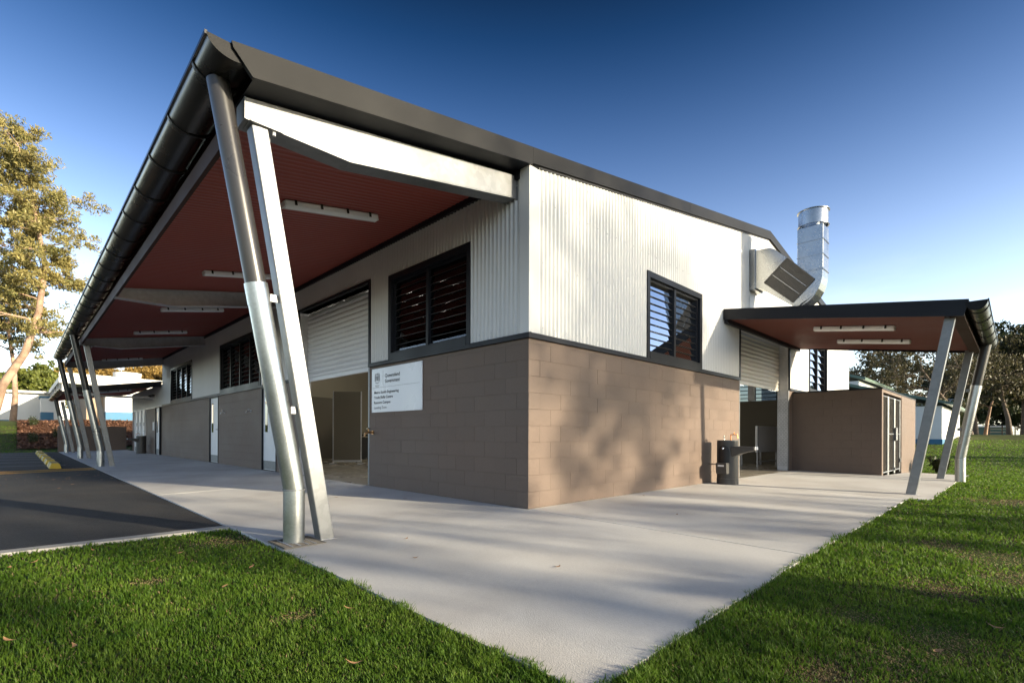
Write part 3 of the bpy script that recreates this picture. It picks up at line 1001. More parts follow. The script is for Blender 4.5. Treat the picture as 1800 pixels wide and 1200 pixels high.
# posts and downpipes
def post(y, parent, x0=-2.385, x1=-2.965, zt=3.395, w=.128):
    p = MB().beam((x0, y, slabz(x0, y) - .01), (x1, y, zt - .016), w, w, up=(0, 1, 0)).build('post', 'galv', parent, bevel=.008)
    MB().box(x1 - .08, x1 + .17, y - .095, y + .095, zt - .016, zt - .002).build('cap_plate', 'galv', p)
    bt = MB()
    for dx in (.11,):
        for dy in (-.06, .06):
            bt.tube([(x1 + dx, y + dy, zt - .05), (x1 + dx, y + dy, zt - .018)], .014, 6)
    bt.build('bolt', 'galv_dull', p)
    MB().box(x0 - .075, x0 + .085, y - .075, y + .075, slabz(x0, y) - .02, slabz(x0, y) + .004).build('base_plate', 'galv_dull', p)
    return p
def downpipe(y, parent, zg=-.055, path=None, r=.087, zsplit=2.12, gutterz=3.66):
    P = path or [(-2.645, y, zg), (-2.645, y, .405), (-2.961, y, zsplit), (-3.245, y, gutterz)]
    lo = MB().tube([P[0], P[1]], r + .001, 28, cap=False).tube([P[1], P[2]], r, 28, cap=False)
    d = lo.build('downpipe', 'pipe_galv', parent, smooth=True)
    v = (Vector(P[2]) - Vector(P[1])).normalized()
    q = Vector(P[2])
    MB().tube([q - v * .01, P[3]], r - .006, 28, cap=False).build('upper_pipe', 'pipe_dark', d, smooth=True)
    MB().tube([q - v * .17, q + v * .004], r + .003, 28, cap=False).build('sleeve', 'pipe_galv', d, smooth=True)
    MB().tube([(P[1][0], P[1][1], P[1][2] - .006), (P[1][0], P[1][1], P[1][2] + .006)], r + .007, 28).build('weld_bead', 'galv', d, smooth=True)
    for t in (.40, .94):
        bkt = MB()
        c = Vector(P[1]).lerp(Vector(P[2]), t)
        if abs(P[1][0] - P[2][0]) > .05:
            bkt.box(c.x + r - .01, c.x + r + .10, c.y - .055, c.y - .047, c.z - .03, c.z + .03)
        else:
            bkt.box(c.x - .02, c.x + .02, c.y + .0, c.y + r + .06, c.z - .03, c.z + .03)
        bkt.build('pipe_bracket', 'galv', d)
    return d
for y, l in ((.265, 'nearest'), (14.46, 'second'), (20.96, 'third')):
    p_ = post(y, ver); p_['label'] = l + ' leaning galvanised post of the verandah'
    d_ = downpipe(y + .035, ver); d_['label'] = l + ' bent downpipe of the verandah'

# ================================================================== rear low canopy and annex
AN0, AN1 = BL + .002, 29.0
annex = thing('annex_block', 'low shaded annex with white doors beyond the workshop', 'building', (0, 0, 0))
MB().box(.004, 6, AN0, AN1, 0, 2.05).build('masonry_wall', 'block', annex)
MB().box(.02, 6, AN0, AN1, 2.06, 3.0).build('upper_wall', 'clad', annex)
corr(annex, 'x', AN0, AN1, 2.08, 2.95)
MB().box(-.02, .018, AN0, AN1, 2.045, 2.085).build('band_flashing', 'clad', annex)
for a_, l in ((21.5, 'white annex door nearest the main building'), (25.0, 'white toilet door beside the black fountain'), (26.0, 'middle white toilet door of the annex'), (27.0, 'farthest white toilet door of the annex')):
    d_ = leaf_door(a_, a_ + .9, l, panel=(a_ < 22), vent=(a_ > 22), parent=annex)
    for ob in [d_]:
        ob.location.x -= .06
rc = thing('rear_canopy', 'low dark canopy past the end of the tall verandah', 'canopy', (0, 0, 0))
rz = lambda x: 3.10 + .16 * x
MB().prism_y([(-3.0, rz(-3.0)), (.0, rz(0)), (.0, rz(0) - .05), (-3.0, rz(-3) - .05)], AN0 + .12, 30.0).build('roof', 'barge', rc)
MB().prism_y([(-3.0, rz(-3.0) + .02), (-.03, rz(0) + .02), (-.03, rz(0) - .22), (-3.0, rz(-3) - .20)], AN0 + .08, AN0 + .118).build('fascia', 'trim', rc)
ribbed(rc, 'y', AN0 + .13, 29.9, -2.98, rz(-3) - .09, -.04, rz(0) - .09, name='soffit_sheet')
ga = [(-3.0 + .13 * math.cos(t) - .12, rz(-3) - .02 - .10 * math.sin(t)) for t in np.linspace(math.pi, 0, 12)]
gi = [(-3.0 + .125 * math.cos(t) - .12, rz(-3) - .02 - .095 * math.sin(t)) for t in np.linspace(0, math.pi, 12)]
g2 = MB().prism_y(ga + gi, AN0 + .05, 30.0).build('gutter', 'gutter', rc, smooth=True, angle=30)
go2 = [(-3.12 + .138 * math.cos(t), rz(-3) - .02 - .108 * math.sin(t)) for t in np.linspace(math.pi, 0, 10)]
gi2 = [(-3.12 + .131 * math.cos(t), rz(-3) - .02 - .101 * math.sin(t)) for t in np.linspace(0, math.pi, 10)]
gm = MB().prism_y(go2 + gi2, -.016, .016).mesh('gutter_bracket')
for i in range(9):
    b = obj('gutter_bracket', gm, 'black', g2); b.location = (0, AN0 + .3 + i * .95, 0)
post(28.6, rc, zt=2.45, x1=-2.80)
downpipe(28.63, rc, path=[(-2.645, 28.63, -.055), (-2.645, 28.63, .405), (-2.90, 28.63, 1.75), (-3.03, 28.63, 2.52)])
MB().box(-2.9, -.02, 22.8, 22.95, rz(-1.5) - .42, rz(-1.5) - .34).build('tie_beam', 'galv_dull', rc)
# low brown wall at the end of the walkway
lw = MB().box(-2.85, .0, 31.05, 31.25, -.1, 1.30).build('low_block_wall', 'block', None, bevel=.006)
tag(lw, 'low brown block wall closing the far end of the walkway', 'wall')

# ================================================================== side canopy
can = thing('side_canopy', 'dark edged flat canopy on leaning posts beside the lawn', 'canopy', (0, 0, 0))
CX0, CX1 = 5.60, 10.30
ct = lambda y: 3.385 + .135 * y
MB().prism_x([(-.028, ct(0)), (-3.62, ct(-3.62)), (-3.62, ct(-3.62) - .03), (-.028, ct(0) - .03)], CX0, CX1).build('roof', 'barge', can)
MB().prism_x([(-.028, ct(0) + .012), (-3.62, ct(-3.62) + .012), (-3.565, ct(-3.55) - .235), (-3.50, ct(-3.50) - .235), (-.028, ct(0) - .20)], CX0 - .03, CX0 - .002).build('fascia', 'trim', can)
MB().prism_x([(-.028, ct(0) + .012), (-3.62, ct(-3.62) + .012), (-3.565, ct(-3.55) - .235), (-.028, ct(0) - .20)], CX1 + .002, CX1 + .03).build('fascia', 'trim', can)
ribbed(can, 'x', CX0, CX1, -.03, ct(0) - .175, -3.40, ct(-3.40) - .175, pitch=.10, m='soffit_shaded')
MB().box(CX0, CX1, -3.56, -3.40, ct(-3.5) - .225, ct(-3.5) - .14).build('edge_beam', 'purlin', can)
MB().box(CX0 + .0, CX1, -.10, -.03, ct(0) - .27, ct(0) - .18).build('wall_flashing', 'trim', can)
cgy, cgz = -3.70, ct(-3.6) - .03
ga = [(cgy - .125 * math.cos(t), cgz - .14 * math.sin(t)) for t in np.linspace(0, math.pi, 14)]
gi = [(cgy - .120 * math.cos(t), cgz - .135 * math.sin(t)) for t in np.linspace(math.pi, 0, 14)]
g3 = MB().prism_x(ga[::-1] + gi[::-1], CX0 - .03, CX1 + .03)
g3.prism_x([(cgy - .135, cgz - .016), (cgy - .135, cgz + .012), (cgy - .119, cgz + .012), (cgy - .119, cgz - .016)], CX0 - .031, CX1 + .031)
g3 = g3.build('gutter', 'gutter', can, smooth=True, angle=30)
MB().prism_x(ga, CX0 - .035, CX0 - .031).build('gutter_end', 'barge', g3)
go2 = [(cgy - .135 * math.cos(t), cgz - .150 * math.sin(t)) for t in np.linspace(.02, math.pi - .02, 12)]
gi2 = [(cgy - .1255 * math.cos(t), cgz - .1405 * math.sin(t)) for t in np.linspace(math.pi - .02, .02, 12)]
gm = MB().prism_x(go2 + gi2, -.016, .016).mesh('gutter_bracket')
for i in range(6):
    b = obj('gutter_bracket', gm, 'black', g3); b.location = (CX0 + .25 + i * .86, 0, 0)
for x, l in ((5.80, 'nearer leaning post of the side canopy'), (10.12, 'farther leaning post of the side canopy')):
    zb = slabz(x, -2.94)
    p_ = MB().beam((x, -2.93, zb - .01), (x, -3.40, ct(-3.4) - .20), .128, .128, up=(1, 0, 0)).build('post', 'galv', can, bevel=.008)
    p_['label'] = l
    MB().box(x - .08, x + .08, -3.02, -2.85, zb - .02, zb + .004).build('base_plate', 'galv_dull', p_)
d_ = downpipe(0, can, path=[(9.6, -3.29, -.10), (9.6, -3.29, .45), (9.6, -3.53, 1.93), (9.6, -3.68, 2.78)])
d_['label'] = 'bent downpipe standing in the lawn edge'

# ================================================================== block enclosure with gate
enc = thing('block_enclosure', 'brown block enclosure with mesh gate under the side canopy', 'enclosure', (10, -1.9, 0))
def eb(mb, name, m, parent=enc, **k):
    mb.v = [(x - 10, y + 1.9, z) for x, y, z in mb.v]
    return mb.build(name, m, parent, **k)
EH = 2.0
eb(MB().box(10.0, 10.15, -1.9, -.002, -.1, EH), 'side_wall', 'block', bevel=.004)
eb(MB().box(12.78, 15.4, -1.9, -1.72, -.2, EH).box(10.15, 12.78, -1.9, -1.72, 1.93, EH), 'front_wall', 'block', bevel=.004)
ebk = MB()
for c, w, z in courses(-1.9, -.004, 10):
    bm = block_mesh(w); ebk.add([(9.9965 + y, c - x, z + zz) for x, y, zz in bm.v], bm.f)
for c, w, z in courses(12.80, 15.39, 10):
    bm = block_mesh(w); ebk.add([(c + x, -1.9035 + y, z + zz) for x, y, zz in bm.v], bm.f)
eb(ebk, 'blockwork', 'block')['kind'] = 'stuff'
eb(MB().box(15.25, 15.4, -1.72, -.002, -.2, EH), 'side_wall', 'block')
eb(MB().box(9.985, 15.42, -1.915, -.004, EH + .002, EH + .03), 'roof_capping', 'trim')
gate = MB()
def pipe(a, b, r=.022): gate.tube([a, b], r, 8)
xs = (10.20, 10.98, 11.86, 12.72)
for x in (10.20, 10.93, 11.03, 11.86, 11.93, 12.72):
    pipe((x, -1.86, -.06), (x, -1.86, 1.88))
for x0, x1 in ((10.20, 10.93), (11.03, 11.86), (11.93, 12.72)):
    for z in (.02, 1.86): pipe((x0, -1.86, z), (x1, -1.86, z), .018)
pipe((11.03, -1.86, .95), (11.86, -1.86, .95), .016)
pipe((11.93, -1.86, .95), (12.72, -1.86, .95), .016)
gt_ = eb(gate, 'gate', 'galv', smooth=True)
gt_['label'] = 'galvanised pipe gate with dark mesh'
mesh_ = MB()
for x in np.arange(10.22, 12.72, .05): mesh_.box(x, x + .006, -1.851, -1.847, 0, 1.86)
for z in np.arange(.02, 1.86, .05): mesh_.box(10.2, 12.72, -1.846, -1.842, z, z + .006)
eb(mesh_, 'gate_mesh', 'mesh', gt_)['kind'] = 'stuff'
eb(MB().box(11.82, 11.98, -1.93, -1.88, .78, 1.12), 'latch', 'galv', gt_, bevel=.02)
eb(MB().box(11.60, 11.66, -1.93, -1.885, .03, .1).box(12.66, 12.75, -1.9, -1.88, .2, .3), 'hinge', 'galv', gt_)
eb(MB().box(10.2, 15.2, -.3, -.25, 0, EH - .01), 'dark_backing', 'indark')  # dark sheet behind the mesh, standing in for the roofed interior's shade

# ================================================================== exhaust duct
duct = thing('exhaust_duct', 'zinc exhaust duct bending up from the gable wall to a round cowl', 'duct', (7.165, 0, 4.5))
DX0, DX1 = 6.96, 7.38
def db(mb, name, m='duct', parent=duct, **k):
    mb.v = [(x - 7.165, y, z - 4.5) for x, y, z in mb.v]
    return mb.build(name, m, parent, **k)
db(MB().box(DX0 - .03, DX1 + .03, -.14, -.022, 4.04, 4.92), 'wall_collar', bevel=.004)
prof = [(-.14, 4.88), (-.14, 4.07), (-.24, 4.05), (-.87, 3.56), (-.98, 3.525)]
for t in np.linspace(-.35, 1.0, 9):
    a_ = t * math.pi / 2
    prof.append((-.98 - .43 * max(0, math.sin(a_ * .5 + .27 * 1)) if False else -.955 - .455 * math.sin((t + .35) / 1.35 * math.pi / 2), 4.19 - .66 * math.cos((t + .35) / 1.35 * math.pi / 2)))
prof += [(-1.41, 4.22), (-.955, 4.30), (-.955, 4.385), (-.50, 4.83), (-.42, 4.865), (-.30, 4.88)]
body = db(MB().prism_x(prof, DX0, DX1), 'duct_body', bevel=.003)
db(MB().box(DX0 - .002, DX1 + .002, -1.412, -.953, 4.225, 5.10), 'stack', bevel=.004)
fl = MB()
for z in (4.20, 4.50, 4.80): fl.box(DX0 - .012, DX1 + .012, -1.422, -.943, z, z + .012)
db(fl, 'stack_flange')
gq = [(-.765, 4.56), (-.325, 4.15), (-.875, 3.635), (-1.265, 4.02)]
db(MB().prism_x(gq, DX0 - .012, DX0 - .001), 'grille_plate', 'mesh')
gr = MB()
A, B_, C_, D_ = [Vector((DX0 - .014, y, z)) for y, z in gq]
for t in np.linspace(0, 1, 30)[1:-1]:
    gr.beam(A.lerp(D_, t), B_.lerp(C_, t), .006, .006, up=(1, 0, 0))
for s0, s1 in ((A, B_), (B_, C_), (C_, D_), (D_, A)):
    gr.beam(s0, s1, .02, .024, up=(1, 0, 0))
db(gr, 'grille_bars', 'mesh')
sm = MB()
for t in (.33, .66):
    sm.beam(A.lerp(B_, t), D_.lerp(C_, t), .008, .008, up=(1, 0, 0))
db(sm, 'grille_rails', 'duct')
cc = ((DX0 + DX1) / 2, -1.185)
ring = MB()
for r0, r1, z0, z1 in ((.262, .268, 5.15, 5.44), (.262, .292, 5.44, 5.452), (.262, .285, 5.142, 5.15)):
    n = 36
    V = []
    for k in range(n):
        t = 2 * math.pi * k / n
        for r, z in ((r0, z0), (r1, z0), (r1, z1), (r0, z1)):
            V.append((cc[0] + r * math.cos(t), cc[1] + r * math.sin(t), z))
    F = []
    for k in range(n):
        for j in range(4):
            F.append((4 * k + j, 4 * k + (j + 1) % 4, 4 * ((k + 1) % n) + (j + 1) % 4, 4 * ((k + 1) % n) + j))
    ring.add(V, F)
db(ring, 'cowl', smooth=True)
st = MB()
for k in range(4):
    t = math.pi / 4 + k * math.pi / 2
    st.box(cc[0] + .24 * math.cos(t) - .01, cc[0] + .24 * math.cos(t) + .01, cc[1] + .24 * math.sin(t) - .01, cc[1] + .24 * math.sin(t) + .01, 5.08, 5.2)
db(st, 'cowl_strut')

# ================================================================== soffit lights
def batten_light(label, loc, length, rot, group):
    t = thing('batten_light', label, 'light', loc, 0, group)
    t.rotation_euler = rot
    L2 = length / 2
    MB().box(-L2, L2, -.075, .075, -.035, 0).build('base', 'diffuser', t, bevel=.012)
    pr = [(.070 * math.cos(a), -.036 - .050 * math.sin(a)) for a in np.linspace(0, math.pi, 12)]
    MB().prism_x(pr, -L2 + .01, L2 - .01).build('diffuser', 'diffuser', t, smooth=True, angle=50)
    c = MB()
    for q in (-.8, -.28, .28, .8):
        for s in (-1, 1):
            c.box(q * L2 - .015, q * L2 + .015, s * .078 - .005, s * .078 + .005, -.055, .004)
    c.build('clip', 'black', t)
    e = MB()
    for s in (-1, 1): e.box(s * L2 - .008, s * L2 + .008, -.06, .06, -.075, -.008)
    e.build('end_cap', 'white', t, bevel=.004)
    return t
ang = math.atan(SL)
for y, l in ((2.20, 'batten light nearest the gable end of the verandah soffit'), (5.90, 'batten light behind the near downpipe and post'), (9.52, 'batten light just past the second verandah beam'),
             (13.20, 'batten light just before the third verandah beam'), (20.55, 'dim batten light at the far end of the tall verandah')):
    batten_light(l, (-1.43, y, so(-1.43) - .008), 1.27, (0, -ang, 0), 'batten lights under the verandah')
for x, l in ((6.74, 'nearer batten light under the side canopy'), (8.55, 'farther batten light under the side canopy')):
    batten_light(l, (x, -1.96, ct(-1.96) - .184), 1.27, (0, -math.atan(.135), -math.pi / 2 + math.pi), 'batten lights under the side canopy')
batten_light('batten light under the low rear canopy', (-1.4, 23.6, rz(-1.4) - .10), 1.27, (0, -math.atan(.16), 0), None)

# ================================================================== sign
SY0, SY1, SZ0, SZ1 = 2.195, 3.696, 1.264, 2.004
sign = thing('wall_sign', 'white government sign with crest and dark lettering on the brown wall', 'sign', (-.010, SY1, SZ0))
def sb(mb, name, m, parent=sign, **k):
    mb.v = [(x, -u, z) for x, u, z in mb.v]
    return mb.build(name, m, parent, **k)
SW, SH = SY1 - SY0, SZ1 - SZ0
face = sb(MB().box(-.010, .006, 0, SW, 0, SH), 'panel', 'sign', bevel=.002)
def text(body, u, z, width, cap, m, bold=.0):
    cu = bpy.data.curves.new('lettering', 'FONT')
    cu.body = body
    cu.size = 1.0
    cu.offset = bold
    cu.resolution_u = 3
    t = bpy.data.objects.new('lettering_tmp', cu)
    COL.objects.link(t)
    bpy.context.view_layer.update()
    dg = bpy.context.evaluated_depsgraph_get()
    me = bpy.data.meshes.new_from_object(t.evaluated_get(dg))
    bpy.data.objects.remove(t)
    n = len(me.vertices)
    co = np.zeros(n * 3, np.float32); me.vertices.foreach_get('co', co); co = co.reshape(-1, 3)
    sxx = width / (co[:, 0].max() - co[:, 0].min()); szz = cap / .73
    out = np.stack([np.full(n, -.0125), -(u + (co[:, 0] - co[:, 0].min()) * sxx), z + co[:, 1] * szz], 1)
    me.vertices.foreach_set('co', out.astype(np.float32).ravel()); me.update()
    me.name = 'lettering'
    return obj('lettering', me, m, sign)
text('Queensland', .433, SH * (1 - .225), .455, .060, 'ink', .012)
text('Government', .433, SH * (1 - .345), .455, .060, 'ink', .012)
text('Metro South Engineering', .088, SH * (1 - .575), .77, .046, 'ink', .016)
text('Trade Skills Centre', .088, SH * (1 - .69), .595, .046, 'ink', .016)
text('Runcorn Campus', .088, SH * (1 - .805), .52, .046, 'ink', .016)
text('Loading Zone', .088, SH * (1 - .92), .40, .046, 'ink_grey', .004)
sb(MB().box(-.0125, -.0103, .03, SW - .06, SH * .560, SH * .565), 'rule', 'ink_grey')
sb(MB().box(-.0125, -.0103, .372, .375, SH * .60, SH * .94), 'rule', 'ink_grey')
# crest: shield between two supporters, crown above, scroll below
cr_ = MB()
def disc(u, z, ru, rz_, n=12): cr_.add([(-.0125, u + ru * math.cos(2 * math.pi * k / n), z + rz_ * math.sin(2 * math.pi * k / n)) for k in range(n)], [tuple(range(n))])
cu_, cz_ = .185, SH * .79
cr_.add([(-.0125, cu_ + a_, cz_ + b_) for a_, b_ in ((-.034, .03), (.034, .03), (.034, -.015), (.018, -.045), (0, -.058), (-.018, -.045), (-.034, -.015))], [tuple(range(7))])
cr_.add([(-.0123, cu_ + a_, cz_ + b_) for a_, b_ in ((-.026, .045), (.026, .045), (.03, .075), (.012, .062), (0, .09), (-.012, .062), (-.03, .075))], [tuple(range(7))])
for s in (-1, 1):
    disc(cu_ + s * .062, cz_ + .01, .018, .042); disc(cu_ + s * .058, cz_ + .058, .012, .018); disc(cu_ + s * .072, cz_ - .038, .009, .028); disc(cu_ + s * .048, cz_ - .045, .008, .022)
cr_.add([(-.0125, cu_ + a_, cz_ + b_) for a_, b_ in ((-.06, -.075), (0, -.085), (.06, -.075), (.06, -.09), (0, -.1), (-.06, -.09))], [tuple(range(6))])
cr_.add([(-.0125, cu_ + a_, cz_ + b_) for a_, b_ in ((-.07, -.125), (.07, -.125), (.07, -.137), (-.07, -.137))], [(0, 1, 2, 3)])
cr_.add([(-.0125, cu_ + a_, cz_ + b_) for a_, b_ in ((-.055, -.15), (.055, -.15), (.055, -.158), (-.055, -.158))], [(0, 1, 2, 3)])
sb(cr_, 'crest', 'ink_grey')
scw = MB()
for u in (.02, SW - .02):
    for z in (.02, SH - .02): scw.tube([(-.0125, u, z), (-.009, u, z)], .006, 8)
sb(scw, 'screw', 'galv')

# ================================================================== taps, cameras, grate
def wall_tap(label, y, z, m='brass', s=1.0):
    t = thing('wall_tap', label, 'tap', (0, y, z), 0, 'taps on the shaded wall')
    MB().tube([(.004, 0, 0), (-.012, 0, 0)], .028 * s, 14).build('flange', m, t, smooth=True)
    MB().tube([(-.012, 0, 0), (-.085 * s, 0, 0), (-.115 * s, 0, -.012 * s), (-.125 * s, 0, -.055 * s)], [.013 * s, .015 * s, .013 * s, .012 * s], 10).build('spout', m, t, smooth=True)
    MB().tube([(-.065 * s, 0, .008), (-.065 * s, 0, .05 * s)], .008 * s, 8).build('stem', m, t, smooth=True)
    MB().tube([(-.065 * s, -.035 * s, .052 * s), (-.065 * s, .035 * s, .052 * s)], .008 * s, 8).tube([(-.095 * s, 0, .052 * s), (-.035 * s, 0, .052 * s)], .007 * s, 8).build('handle', 'chrome' if m == 'brass' else m, t, smooth=True)
    return t
wall_tap('brass hose tap on the wall below the sign', 3.69, .925, s=1.25)
wall_tap('small tap on the shaded wall nearer the far white door', 12.32, 1.53, 'galv_dull')
wall_tap('small tap on the shaded wall nearer the leaning downpipe', 10.0, 1.50, 'galv_dull')
sc_ = thing('security_camera', 'pair of black camera heads high on the annex wall', 'camera', (-.01, 22.87, 2.60))
MB().box(-.06, .0, -.08, .08, -.04, .04).build('mount', 'black', sc_, bevel=.01)
for s in (-1, 1):
    MB().tube([(-.06, s * .05, 0), (-.20, s * .16, -.05)], .045, 12).build('camera_head', 'black', sc_, smooth=True)
ib = MB().box(-.075, .0, 22.72, 22.94, 1.05, 1.42).build('switch_box', 'white', None, bevel=.01)
tag(ib, 'small white box fixed to the annex wall beside the door', 'box')
gr_ = thing('drain_grate', 'steel drain grate at the foot of the nearest downpipe', 'grate', (-2.635, .26, slabz(-2.6, .26)))
MB().box(-.17, .17, -.19, .19, .0012, .003).build('dark_void_plate', 'indark', gr_)  # dark plate laid on the slab; the drain's shade is its colour
fr = MB().box(-.175, .175, -.195, -.18, .001, .010).box(-.175, .175, .18, .195, .001, .010).box(-.175, -.163, -.18, .18, .001, .010).box(.163, .175, -.18, .18, .001, .010)
fr.build('frame', 'mesh', gr_)
for i in range(11):
    y = -.165 + i * .033
    MB().box(-.163, .163, y - .003, y + .003, .002, .009).build('bar', 'mesh', gr_)
for i in range(4):
    x = -.1 + i * .066
    MB().box(x - .005, x + .005, -.18, .18, .0025, .0095).build('cross_bar', 'galv_dull', gr_)

# ================================================================== drinking fountains
def fountain(label, loc, rot):
    t = thing('drinking_fountain', label, 'fountain', loc, rot, 'drinking fountains against the walls')
    R, H = .185, .80
    body = MB().tube([(0, 0, .0), (0, 0, .11)], R + .004, 32).tube([(0, 0, .112), (0, 0, H)], R, 32).build('body', 'fount', t, smooth=True)
    MB().tube([(0, 0, H), (0, 0, H + .012)], R + .003, 32).build('top_plate', 'galv', body, smooth=True)
    # dark curved panel on the -x side, coloured as the bottle recess's shade
    rc_ = MB()
    n = 14; V = []; F = []
    for i in range(n + 1):
        a_ = math.pi + (-.9 + 1.8 * i / n) * .62
        q = (i / n - .5) * 2
        zt = .60 + .12 * math.sqrt(max(0, 1 - q * q))
        for z in (.30, zt):
            V.append(((R + .002) * math.cos(a_), (R + .002) * math.sin(a_), z))
    for i in range(n): F.append((2 * i, 2 * i + 2, 2 * i + 3, 2 * i + 1))
    rc_.add(V, F); rc_.build('recess_dark_panel', 'black', t)
    MB().tube([(-R + .01, 0, .67), (-R - .035, 0, .665), (-R - .04, 0, .645)], [.022, .02, .012], 10).build('bottle_spout', 'chrome', t, smooth=True)
    cup = MB().prism_y([(-R + .02, .40), (-R - .115, .40), (-R - .10, .20), (-R + .02, .20)], -.10, .10).build('drip_cup', 'fount', t, bevel=.012)
    MB().box(-R - .119, -R - .114, -.055, .055, .335, .365).build('cup_label', 'white', cup)
    # trough on the outer side
    tr_ = MB()
    sec = [(-.12, .17, .70, .50), (-.26, .14, .70, .57), (-.50, .095, .695, .635)]
    V = []; F = []
    for y, hw, zt, zb in sec:
        V += [(-hw, y, zt), (hw, y, zt), (hw * .8, y, zb), (-hw * .8, y, zb)]
    for i in range(2):
        for j in range(4): F.append((4 * i + j, 4 * i + (j + 1) % 4, 4 * i + 4 + (j + 1) % 4, 4 * i + 4 + j))
    F += [(3, 2, 1, 0), (8, 9, 10, 11)]
    tr_.add(V, F)
    tr = tr_.build('trough', 'fount', t, bevel=.012)
    MB().box(-.07, .07, -.52, -.495, .64, .70).build('trough_lip', 'white', tr, bevel=.012)
    MB().tube([(-.06, .04, H + .01), (-.06, .04, H + .10)], .012, 8).tube([(-.06, .04, H + .07), (-.09, .03, H + .07)], .012, 8).build('bubbler', 'chrome', t, smooth=True)
    MB().tube([(.02, -.05, H + .01), (.02, -.05, H + .115), (.02, -.16, H + .115), (.02, -.175, H + .05)], .011, 8).tube([(.02, -.11, H + .11), (.02, -.11, H + .15)], .009, 8).build('copper_tap', 'copper', t, smooth=True)
    MB().tube([(-.05, .19, .36), (-.05, .34, .36)], .012, 8).build('supply_pipe', 'chrome', t, smooth=True)
    return t
fountain('dark grey drinking fountain against the sunlit brown wall', (5.02, -.34, -.004), 0)
fountain('black drinking fountain in shade outside the white toilet doors', (-.32, 24.1, -.006), -math.pi / 2)

# ================================================================== things seen inside through the doors
t = thing('partition_screen', 'brown free standing partition board inside the left roller door', 'screen', (2.75, 10.15, 0), math.atan2(-.513, .587))
MB().box(-.40, .40, -.02, .02, .12, 2.19).build('board', 'panel_in', t, bevel=.004)
MB().box(-.425, -.40, -.025, .025, .0, 2.2).box(.40, .425, -.025, .025, 0, 2.2).box(-.40, .40, -.024, .024, .06, .12).build('frame', 'galv_dull', t)
MB().box(-.46, -.36, -.25, .25, 0, .03).box(.36, .46, -.25, .25, 0, .03).build('foot', 'galv_dull', t)
t = thing('partition_screen', 'darker partition board standing behind the brown one', 'screen', (2.55, 12.4, 0), .25)
MB().box(-.9, .9, -.02, .02, .05, 2.15).build('board', 'inblock', t, bevel=.004)
MB().box(-.93, -.9, -.03, .03, 0, 2.16).box(.9, .93, -.03, .03, 0, 2.16).build('frame', 'galv_dull', t)
t = thing('work_bench', 'dark bench inside the left roller door', 'bench', (3.9, 10.8, 0), -.5)
MB().box(-.5, .5, -.3, .3, .85, .9).build('top', 'indark', t)
for a_ in (-.45, .45):
    for b_ in (-.25, .25): MB().box(a_ - .025, a_ + .025, b_ - .025, b_ + .025, 0, .85).build('leg', 'black', t)
MB().box(-.48, .48, -.28, .28, .1, .8).build('cabinet', 'indark', t)
t = thing('display_board', 'pale board on four legs inside the side roller door', 'board', (11.35, 1.08, 0), -.12)
MB().box(-.62, .62, -.03, .03, .42, 1.18).build('panel', 'panel_white' if 'panel_white' in M else 'white', t, bevel=.004)
for a_ in (-.58, .58):
    for b_ in (-.02, .45): MB().box(a_ - .02, a_ + .02, b_ - .02, b_ + .02, 0, 1.17 if b_ < 0 else .45).build('leg', 'galv_dull', t)
MB().box(-.58, .58, .43, .47, .40, .44).box(-.58, .58, -.02, .02, .14, .17).build('rail', 'galv_dull', t)
t = thing('floor_machine', 'black machine on the floor behind the side roller door', 'machine', (11.2, 2.0, 0), .3)
MB().tube([(-.35, 0, .18), (.35, 0, .18)], .17, 18).build('tank', 'black', t, smooth=True)
MB().box(-.2, .2, -.12, .12, .34, .55).build('motor', 'black', t, bevel=.03)
for a_ in (-.28, .28): MB().tube([(a_, -.2, .09), (a_, -.16, .09)], .09, 16).build('wheel', 'black', t, smooth=True)
MB().tube([(-.36, -.1, .3), (-.36, -.1, .34)], .03, 10).build('gauge', 'chrome', t, smooth=True)
MB().box(12.6, 12.75, .2, 12.0, 0, 2.02).build('inner_wall', 'inblock', bld)
MB().box(12.55, 12.7, 1.85, 2.05, 2.03, 4.5).build('inner_column', 'galv_dull', bld)

# ================================================================== wheel stops
ws0 = None
for i in range(6):
    y = 15.0 + i * 2.6
    if ws0 is None:
        ws0 = thing('wheel_stop', '', 'wheel stop', (-3.62, y, AZ), 0, 'yellow wheel stops along the walkway')
        sec = [(-.13, 0), (-.085, .15), (.085, .15), (.13, 0)]
        MB().prism_y(sec, -.80, .80).build('body', 'yellow', ws0, bevel=.02)
        MB().prism_y([(-.1315, -.0), (-.0862, .1515), (.0862, .1515), (.1315, 0)], -.10, .10).build('black_stripe', 'black', ws0)
        w_ = ws0
    else:
        w_ = copy_tree(ws0)
        w_.location = (-3.62, y, AZ)
    w_['label'] = ['nearest yellow wheel stop', 'second nearest yellow wheel stop', 'third yellow wheel stop from the front', 'fourth yellow wheel stop from the front', 'second farthest yellow wheel stop', 'farthest yellow wheel stop'][i] + ' on the asphalt'

